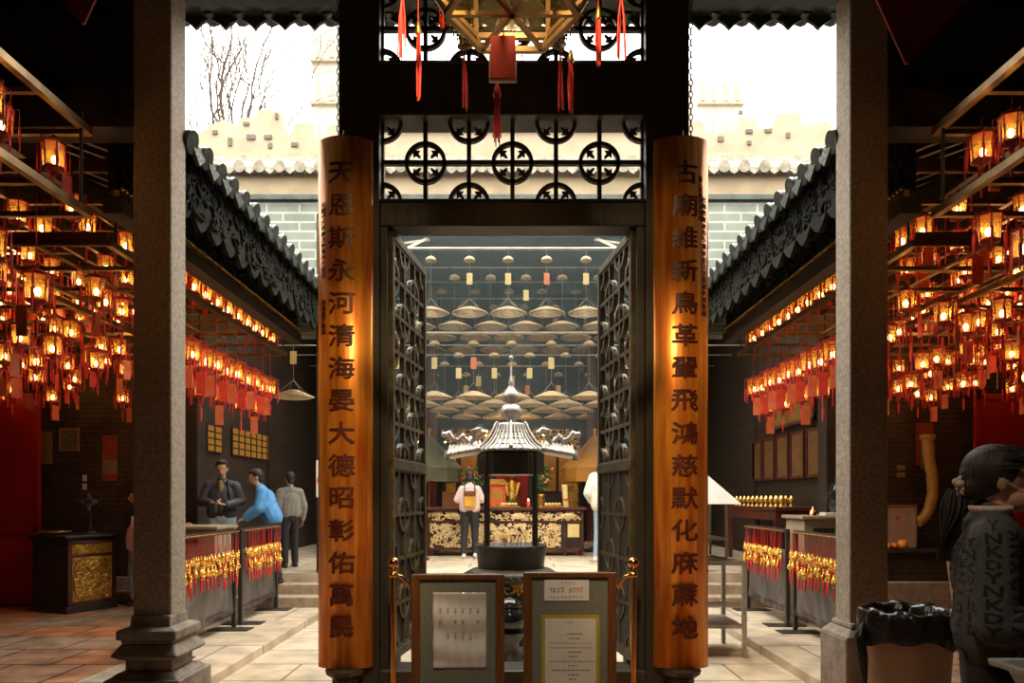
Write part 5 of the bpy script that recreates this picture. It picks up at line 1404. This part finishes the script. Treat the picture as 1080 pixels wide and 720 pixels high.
for s in (-1, 1):
    sp, el, wr = Vector((s * .18, .02, 1.375)), Vector((s * .25, .02, 1.09)), Vector((s * .17, -.26, 1.10))
    b.cap(sp, el, .046, .038).cap(el, wr, .037, .026); finger_set(b, wr, (-s * .25, -1, 0), (0, 0, -1), s, .45)
    ct.cap(sp, el, .082, .068).cap(el, el.lerp(wr, .86), .068, .056)
hm = Matrix.Translation((0, -.008, 1.478)) @ Matrix.Rotation(math.radians(8), 4, 'Z') @ Matrix.Rotation(.10, 4, 'X')
h = MB().ell((0, .012, .128), (.078, .097, .100), 22, 14).ell((0, -.028, .062), (.056, .062, .070), 16, 12).ell((0, -.066, .026), (.026, .022, .020), 12, 8)
h.cap((0, -.094, .118), (0, -.112, .080), .009, .014, 8).cap((-.016, -.090, .046), (.016, -.090, .046), .009, .009, 8)
for s in (-1, 1):
    h.ell((s * .079, .014, .100), (.007, .019, .031), 10, 8); h.ell((s * .084, .020, .108), (.005, .015, .02), 8, 6); h.cap((s * .015, -.092, .134), (s * .045, -.080, .134), .007, .006, 6)
b.join(h, hm)
blob('body', b, 'skin', t, .0065, 3)
e = MB(); ir = MB(); lid = MB()
for s in (-1, 1): e.ell((s * .031, -.085, .115), (.014, .009, .009), 12, 8); ir.ell((s * .031, -.0935, .115), (.006, .003, .006), 10, 6); lid.cap((s * .017, -.094, .124), (s * .046, -.083, .123), .0035, .0025, 6).cap((s * .014, -.096, .142), (s * .048, -.083, .143), .004, .002, 6)
part('eyes', e.xf(hm), 'paper_white', t); part('irises', ir.xf(hm), 'hair', t); part('eyelashes', lid.xf(hm), 'hair', t)
mk = MB().ell((0, -.045, .055), (.060, .066, .056), 20, 14).ell((0, -.082, .070), (.026, .042, .032), 14, 10)
blob('face_mask', mk.xf(hm), 'mask', t, .0055, 4)
part('mask_loop', MB().tube([(.056, -.055, .08), (.078, -.01, .10), (.088, .03, .118)], .0018, 5).tube([(.056, -.055, .03), (.076, -.01, .05), (.086, .03, .08)], .0018, 5).tube([(-.056, -.055, .08), (-.078, -.01, .10), (-.088, .03, .118)], .0018, 5).xf(hm), 'paper_white', t)
hr = MB().ell((0, .034, .142), (.091, .103, .105), 22, 14).ell((0, -.034, .198), (.070, .062, .034), 16, 10).ell((0, .085, .085), (.068, .052, .066), 16, 10)
hair_o = blob('hair', hr.xf(hm), 'hair_sheen', t, .006, 3) if 'hair_sheen' in M else blob('hair', hr.xf(hm), 'hair', t, .006, 3)
st = MB(); rr = random.Random(2)      # combed strands over the scalp
for i in range(90):
    a = rr.uniform(-1.5, 1.5); pts = []
    for q in range(9):
        f = q / 8; y = -.075 + .21 * f; x = math.sin(a) * .093 * math.sin(PI * (.25 + .62 * f)) ; z = .145 + math.cos(a) * .106 * math.sin(PI * (.28 + .55 * f)) - .05 * f * f
        pts.append((x, y, z))
    st.tube(pts, [.0018] * 8 + [.0012], 4)
part('strands', st.xf(hm), 'hair', hair_o)
tail = MB(); base = Vector((0, .122, .075))
for i in range(70):
    a = rr.uniform(0, 6.28); ra = rr.random() ** .5
    pts = []
    for q in range(10):
        f = q / 9; w_ = (.016 + .030 * math.sin(PI * min(f * 1.25, 1)) ) * ra
        pts.append(base + Vector((w_ * math.cos(a), .014 + .020 * math.sin(f * 1.7) + w_ * math.sin(a) * .9 + .012 * math.sin(f * 6 + a), -.27 * f - .01)))
    tail.tube(pts, [.0062 * (1 - .75 * q / 9) for q in range(10)], 5)
part('ponytail', tail.xf(hm), 'hair', t)
sc_ = MB()
for i in range(11):
    a = 2 * PI * i / 11; sc_.ell((.030 * math.cos(a), .124 + .012 * math.sin(a * 3), .080 + .030 * math.sin(a)), (.016, .018, .016), 9, 7)
for i in range(6):
    a = 2 * PI * i / 6; sc_.ell((.018 * math.cos(a) + .02, .13, .080 + .018 * math.sin(a)), (.010, .010, .010), 8, 6)
part('scrunchie', sc_.xf(hm), 'scrunchie', t)
trs = blob('trousers', pn, 'black_cloth', t, .012, 4)
for s in (-1, 1):
    one = MB().cap((s * .10, .065 + .03 * s, .045), (s * .12, -.14 + .03 * s, .035), .045, .036)
    one.v = [(a_, c_, max(z_, .004)) for a_, c_, z_ in one.v]; blob('shoe', one, 'shoe_dark', t, .01, 2)
coat = blob('coat', ct, 'coat', t, .010, 5)
part('collar_lining', MB().lathe([(.062, 0), (.071, .012), (.075, .03), (.066, .028)], (0, .012, 1.468), 20), 'pink_cloth', coat)
# lettering printed on the coat: projected on the cloth from all round
bm = bmesh.new(); bm.from_mesh(coat.data); tree_ = BVHTree.FromBMesh(bm); bm.free()
def printed(txt, size, ang, z, roll=0., bold=.004, side=1):
    g = text_mb(txt, size, 0.0, bold * size * 8, sub=.02)
    vs = []; ok = True
    for (a, _, c) in g.v:
        a, c = a * math.cos(roll) - c * math.sin(roll), a * math.sin(roll) + c * math.cos(roll)
        th = ang + a / .19 ; zz = z + c
        d = Vector((math.cos(th), math.sin(th), 0)); o_ = Vector((0, .01, zz)) + d * .6
        hit = tree_.ray_cast(o_, -d)
        if hit[0] is None: return MB()
        vs.append(hit[0] + hit[1] * .0016)
    g.v = [tuple(v) for v in vs]; 
    for f in g.f:
        p = [Vector(g.v[i]) for i in f]
        if max((p[i] - p[i - 1]).length for i in range(len(p))) > .07: return MB()
    return g
lt = MB(); rr = random.Random(5)
# columns of letters run down the coat, words across its hem; photo side is local +X .. (angle 0), back of coat angle 90
for ci, ang in enumerate([q * .30 + .1 for q in range(-11, 10)]):
    z = 1.43 - (ci % 3) * .03; word = 'DKNY' if ci % 2 else 'YNKD'; i = ci
    size = .058 if ci % 2 else .048
    while z > 1.06:
        lt.join(printed(word[i % 4], size * rr.uniform(.9, 1.1), ang, z, PI / 2 * (ci % 2) + rr.uniform(-.05, .05))); z -= size * .92; i += 1
for q in range(5): lt.join(printed('DKNY', .040, -PI + q * 1.25 + .4, 1.025, 0.)); lt.join(printed('KD', .095, -PI + q * 1.25 + .5, .960, 0.))
part('printed_letters', lt, 'letter_black', coat)
part('coat_seam', MB().tube([(.17, -.05, 1.36), (.21, -.04, 1.2), (.215, -.02, 1.0)], .002, 4), 'black_cloth', coat) if False else None
M['bag_paper'] = mat('beige_paper_bag', (.62, .50, .34), (.54, .42, .28), rough=.7, scale=8)
t = thing('paper_bag', 'beige paper bag hanging behind the woman at the edge of her coat', 'bag', (1.815, 2.80, .84))
part('bag', MB().add([(-.015, -.07, 0), (.075, -.07, 0), (.075, .07, 0), (-.015, .07, 0), (-.045, -.10, .36), (.075, -.10, .385), (.075, .10, .385), (-.045, .10, .36)],
     [(0, 3, 2, 1), (0, 1, 5, 4), (1, 2, 6, 5), (2, 3, 7, 6), (3, 0, 4, 7)]), 'bag_paper', t).modifiers.new('th', 'SOLIDIFY').thickness = .003
part('handle', MB().tube([(-.03, 0, .36), (.0, 0, .52), (.06, 0, .56), (.07, 0, .38)], .004, 6), 'bag_paper', t)

# bin with black liner
k = 196.; yb2 = F / k; xb = (958 - 540) / k
t = thing('rubbish_bin', 'tan plastic rubbish bin with a black liner beside the right stone column', 'bin', (xb, yb2, 0))
rz_ = H - (646 - HZ) / k
part('body', MB().lathe([(.165, 0), (.17, .02), (.215, rz_ - .06), (.235, rz_ - .05), (.235, rz_), (.215, rz_), (.20, rz_ - .10), (.16, .04), (0, .03)], n=40), 'plastic_bin', t)
n, m = 72, 9; vs = []; fs = []
rr = random.Random(4); ph = [rr.uniform(0, 6) for _ in range(6)]
prof = [(.16, -.30), (.195, -.10), (.205, .005), (.225, .028), (.243, .012), (.247, -.03), (.246, -.08), (.248, -.125), (.244, -.14)]
for j, (r, z) in enumerate(prof):
    for i in range(n):
        a = 2 * PI * i / n; wv = .006 * math.sin(13 * a + ph[0]) + .005 * math.sin(23 * a + ph[1] + j) + .004 * math.sin(37 * a + ph[2] + 2 * j)
        zz = z + (.018 * math.sin(3 * a + ph[3]) + .012 * math.sin(7 * a + ph[4]) if j > 5 else 0) + (.010 * math.sin(9 * a + ph[5]) if j in (2, 3) else 0)
        vs.append(((r + wv) * math.cos(a), (r + wv) * math.sin(a), rz_ + zz))
for j in range(m - 1):
    for i in range(n): fs.append((j * n + i, j * n + (i + 1) % n, (j + 1) * n + (i + 1) % n, (j + 1) * n + i))
ln = part('liner', MB().add(vs, fs, True), 'bag_black', t); ln.modifiers.new('th', 'SOLIDIFY').thickness = .002
part('liner_knot', MB().tube([(-.245, -.02, rz_ - .06), (-.285, -.05, rz_ - .12), (-.275, -.06, rz_ - .22), (-.262, -.05, rz_ - .34), (-.255, -.04, rz_ - .42)], [.02, .03, .028, .018, .006], 8), 'bag_black', t)

# tray of milky plastic on a folding table at the lower right corner
t = thing('plastic_tub', 'milky plastic tub at the lower right corner beside the woman', 'tub', (1.60, 1.78, .89))
w, d, hh, e_ = .27, .18, .115, .018
tb = MB()
def ringv(w, d, z, r=.03):
    out = []
    for cx, cy, a0 in ((w - r, d - r, 0), (-w + r, d - r, PI / 2), (-w + r, -d + r, PI), (w - r, -d + r, 1.5 * PI)):
        for q in range(5): a = a0 + q * PI / 8; out.append((cx + r * math.cos(a), cy + r * math.sin(a), z))
    return out
rg = [ringv(w - .05, d - .04, 0), ringv(w - .01, d - .01, hh - .012), ringv(w + .018, d + .018, hh - .012), ringv(w + .02, d + .02, hh), ringv(w - .006, d - .006, hh), ringv(w - .052, d - .042, .006)]
vs = sum(rg, []); N_ = 20; fs = [tuple(reversed(range(N_))), tuple(range(5 * N_, 6 * N_))]
for j in range(5):
    for i in range(N_): fs.append((j * N_ + i, j * N_ + (i + 1) % N_, (j + 1) * N_ + (i + 1) % N_, (j + 1) * N_ + i))
part('tub', tb.add(vs, fs), 'clear_plastic', t)
t = thing('side_table', 'grey table under the plastic tub, mostly below the photo edge', 'table', (1.72, 1.74, 0))
part('table_top', MB().box(-.4, .4, -.24, .24, .86, .89), 'steel', t, .004)
for a in (-1, 1):
    for b_ in (-1, 1): part('leg', MB().box(a * .36 - .015, a * .36 + .015, b_ * .2 - .015, b_ * .2 + .015, 0, .86), 'steel', t)

# ------------------------------------------------------------------ overhead: big palace lantern, tassels, pennants
lx, ly, lz = -.0, 3.25, 3.66
t = thing('chandelier_lantern', 'large brass palace lantern hanging at the top centre before the portal', 'lantern', (lx, ly, lz))
r0 = .34
for j, (rr_, z) in enumerate(((.30, 0.0), (.36, .10), (.36, .62))):
    g = MB()
    for i in range(6):
        a, b_ = i * PI / 3, (i + 1) * PI / 3; g.beam((rr_ * math.cos(a), rr_ * math.sin(a), z), (rr_ * math.cos(b_), rr_ * math.sin(b_), z), .026, .026)
    part('frame_ring', g, 'lamp_brass', t)
g = MB()
for i in range(3):
    a = i * PI / 3; g.beam((.30 * math.cos(a), .30 * math.sin(a), 0), (-.30 * math.cos(a), -.30 * math.sin(a), 0), .022, .018)
part('bottom_spokes', g, 'lamp_brass', t)
for i in range(6):
    g = MB(); a = i * PI / 3; g.beam((.30 * math.cos(a), .30 * math.sin(a), 0), (.36 * math.cos(a), .36 * math.sin(a), .10), .02, .02); g.beam((.36 * math.cos(a), .36 * math.sin(a), .10), (.36 * math.cos(a), .36 * math.sin(a), .62), .022, .022)
    part('corner_post', g, 'lamp_brass', t)
for i in range(6):
    a, b_ = i * PI / 3 + .05, (i + 1) * PI / 3 - .05
    part('glass_panel', MB().add([(.35 * math.cos(a), .35 * math.sin(a), .13), (.35 * math.cos(b_), .35 * math.sin(b_), .13), (.35 * math.cos(b_), .35 * math.sin(b_), .60), (.35 * math.cos(a), .35 * math.sin(a), .60)], [(0, 1, 2, 3)]), 'pane', t)
    q = i * PI / 3
    ar = MB().tube([(.36 * math.cos(q), .36 * math.sin(q), .16), (.43 * math.cos(q), .43 * math.sin(q), .10), (.50 * math.cos(q), .50 * math.sin(q), .13), (.53 * math.cos(q), .53 * math.sin(q), .20)], [.02, .022, .026, .016], 8)
    for w_ in range(5): ar.ell((.5 * math.cos(q) + R.uniform(-.03, .03), .5 * math.sin(q) + R.uniform(-.03, .03), .14 + R.uniform(-.03, .05)), (.018, .018, .014), 7, 5)
    part('dragon_arm', ar, 'lamp_brass', t)
    tt = MB()
    for c in range(7):
        u = R.uniform(-.016, .016); v = R.uniform(-.016, .016); tt.tube([(.5 * math.cos(q), .5 * math.sin(q), .10), (.5 * math.cos(q) + u, .5 * math.sin(q) + v, -.02), (.5 * math.cos(q) + u * 1.5, .5 * math.sin(q) + v * 1.5, -.20)], .0035, 4)
    part('corner_tassel', tt, 'red_cord', t)
fr_ = MB()
for i in range(6):      # beaded fringe between the corners
    a, b_ = i * PI / 3, (i + 1) * PI / 3
    for q in range(12):
        f = q / 11; x = .36 * (math.cos(a) * (1 - f) + math.cos(b_) * f); y = .36 * (math.sin(a) * (1 - f) + math.sin(b_) * f)
        z = .085 - .07 * math.sin(PI * f); fr_.ell((x, y, z), .009, 6, 4); fr_.ell((x, y, z - .018), .006, 6, 4)
part('bead_fringe', fr_, 'iron', t)
part('suspension', MB().tube([(0, 0, .55), (0, 0, 5.42 - lz)], .012, 6), 'iron', t)
part('bulb', MB().ell((0, 0, .36), .045, 12, 8), 'small_flame', t)
# red card hanging from its middle
kc = 225.
def cardthing(name, px_, y0, y1, k, w, label, cat):
    c = W(px_, y0, k); t = thing(name, label, cat, (c.x, F / k, c.z)); return t, (y1 - y0) / k
t, h_ = cardthing('hanging_wish_card', 531, 38, 87, kc, .12, 'red card with a white lower edge hanging below the brass palace lantern', 'card')
part('card', MB().box(-.062, .056, -.004, 0, -h_ + .02, 0), 'red_tag', t); part('white_edge', MB().box(-.068, .062, -.001, .004, -h_, -.08), 'paper_white', t)
part('string', MB().tube([(0, -.002, -.01), (0, -.002, .12)], .003, 5), 'red_cord', t)
tt = MB().lathe([(.002, -h_), (.012, -h_ - .02), (.02, -h_ - .06), (.016, -h_ - .07)], (-.03, 0, 0), 10)
for c in range(7): u = -.03 + (c - 3) * .006; tt.tube([(-.03 + (c - 3) * .003, 0, -h_ - .05), (u, 0, -h_ - .26 - .02 * (c % 3))], .0028, 4)
part('tassel', tt, 'red_cord', t)
def tassel(px_, y0, y1, k, label, m='red_cord', n=9):
    c = W(px_, y0, k); h = (y1 - y0) / k; z0 = c.z
    t = thing('hanging_tassel', label, 'tassel', (c.x, F / k, z0))
    part('cap', MB().lathe([(.002, .03), (.008, .02), (.012, 0), (.016, -.03), (.013, -.04)], n=10), 'brass', t)
    tb = MB()
    for i in range(n):
        u, v = R.uniform(-.012, .012), R.uniform(-.012, .012); tb.tube([(u * .6, v * .6, -.03), (u * 1.2, v, -h * .5), (u * .8, v, -h * R.uniform(.93, 1.0))], .0036, 4)
    part('threads', tb, m, t)
    part('cord', MB().tube([(0, 0, .02), (0, 0, 5.42 - z0)], .003, 5), m, t)
tassel(441, 28, 108, 215, 'dark red tassel left of the brass palace lantern, hanging lowest of all')
tassel(602, 58, 120, 215, 'dark red tassel with a pointed cap right of the red card')
tassel(631, 12, 70, 215, 'short red tassel at the right end of the upper transom')
tassel(466, -5, 30, 215, 'bright red splayed tassel at the upper left of the brass palace lantern', 'red_cord', 12)
# pennants hung from the ceiling
M['pennant'] = mat('dusty_red_pennant', (.42, .09, .085), (.33, .07, .065), rough=.8, scale=5)
def pennant(p0, p1, p2, k, label):
    a, b_, c = W(*p0, k), W(*p1, k), W(*p2, k)
    o = (a + b_ + c) / 3; t = thing('red_pennant', label, 'pennant', o)
    pts = [((p.x - o.x), (p.z - o.z)) for p in (a, c, b_)]
    top = 5.42 - o.z
    part('cloth', MB().prism(pts, -.004, .004), 'pennant', t)
    part('cord', MB().tube([(pts[0][0], 0, pts[0][1]), (pts[0][0], 0, top)], .004, 5).tube([(pts[2][0], 0, pts[2][1]), (pts[2][0], 0, top)], .004, 5), 'iron', t)
    part('hem', MB().beam((pts[0][0], 0, pts[0][1]), (pts[1][0], 0, pts[1][1]), .012, .012).beam((pts[2][0], 0, pts[2][1]), (pts[1][0], 0, pts[1][1]), .012, .012), 'pennant', t)
pennant((40, -30), (112, -28), (88, 25), 240, 'small dusty red triangular pennant at the upper left corner')
pennant((912, -30), (1050, -30), (956, 67), 240, 'large dusty red triangular pennant at the upper right corner')
# ================================================================== camera, light, view
cam = bpy.data.cameras.new('camera'); cam.sensor_width = 36; cam.lens = F / 1080 * 36; cam.shift_y = (HZ - 360) / 1080
cam.clip_end = 300
co = bpy.data.objects.new('camera', cam); COL.objects.link(co); co.location = (0, 0, H); co.rotation_euler = (PI / 2, 0, 0)
SC.camera = co
wd = bpy.data.worlds.new('world'); SC.world = wd; wd.use_nodes = True
nt = wd.node_tree; bg = nt.nodes['Background']; bg.inputs[0].default_value = (1, .95, .85, 1)
# overcast sky: three times brighter overhead than at the horizon
tc = nt.nodes.new('ShaderNodeTexCoord'); sp = nt.nodes.new('ShaderNodeSeparateXYZ'); nt.links.new(tc.outputs['Generated'], sp.inputs[0])
mr = nt.nodes.new('ShaderNodeMapRange'); nt.links.new(sp.outputs['Z'], mr.inputs[0]); mr.inputs[3].default_value = 2.2; mr.inputs[4].default_value = 12.5
nt.links.new(mr.outputs[0], bg.inputs[1])
def lamp(name, kind, loc, power, col=(1, .62, .3), size=.3, rot=None, spot=None, blend=.6):
    l = bpy.data.lights.new(name, kind); l.energy = power; l.color = col
    if kind == 'AREA': l.size = size
    elif kind in ('POINT', 'SPOT'): l.shadow_soft_size = size
    if kind == 'SPOT': l.spot_size = math.radians(spot or 60); l.spot_blend = blend
    o = bpy.data.objects.new(name, l); COL.objects.link(o); o.location = loc
    if rot: o.rotation_euler = rot
    return o
def aim(o, p):
    o.rotation_euler = (Vector(p) - o.location).to_track_quat('-Z', 'Y').to_euler(); return o
# added warm spots without fixtures, narrow cones kept to the couplet boards
for s in (-1, 1):
    for z, p in ((.8, 500), (1.9, 440), (2.9, 130)):
        aim(lamp('added_spot', 'SPOT', (s * .15, 1.9, 4.9), p, (1, .66, .32), .06, spot=26, blend=.8), (s * 1.14, YP, z))
aim(lamp('added_spot', 'SPOT', (0, 1.2, 4.9), 330, (1, .84, .62), .10, spot=30, blend=.7), (0, 4.4, .75))  # added spot with no fixture, brightens the notice boards
aim(lamp('added_spot', 'SPOT', (-.3, .7, 4.6), 170, (1, .80, .58), .15, spot=36, blend=.9), (1.8, 2.8, .9))  # another added spot, brightens the woman and the bin
lamp('gallery_lamp', 'POINT', (-5.4, 7.6, 3.9), 40, (1, .55, .25), .2)
lamp('gallery_lamp', 'POINT', (5.4, 7.6, 3.9), 40, (1, .55, .25), .2)
lamp('lantern_lamp', 'POINT', (0, 3.25, 3.95), 14, (1, .66, .36), .08)
lamp('hall_fill', 'POINT', (0, 15.0, 3.0), 30, (1, .6, .3), .3)  # added point light, warms the far hall
aim(lamp('altar_fill', 'SPOT', (0, 10.9, 4.6), 130, (1, .8, .55), .15, spot=70), (0, 12.9, .9))  # added spot, brightens the altar front
SC.view_settings.view_transform = 'Standard'; SC.view_settings.look = 'None'
SC.view_settings.exposure = 0; SC.view_settings.gamma = 1; SC.view_settings.use_curve_mapping = False
SC.cycles.use_denoising = True; SC.cycles.max_bounces = 6; SC.cycles.transparent_max_bounces = 16
SC.cycles.sample_clamp_indirect = 6
try: SC.cycles.use_light_tree = True
except Exception: pass
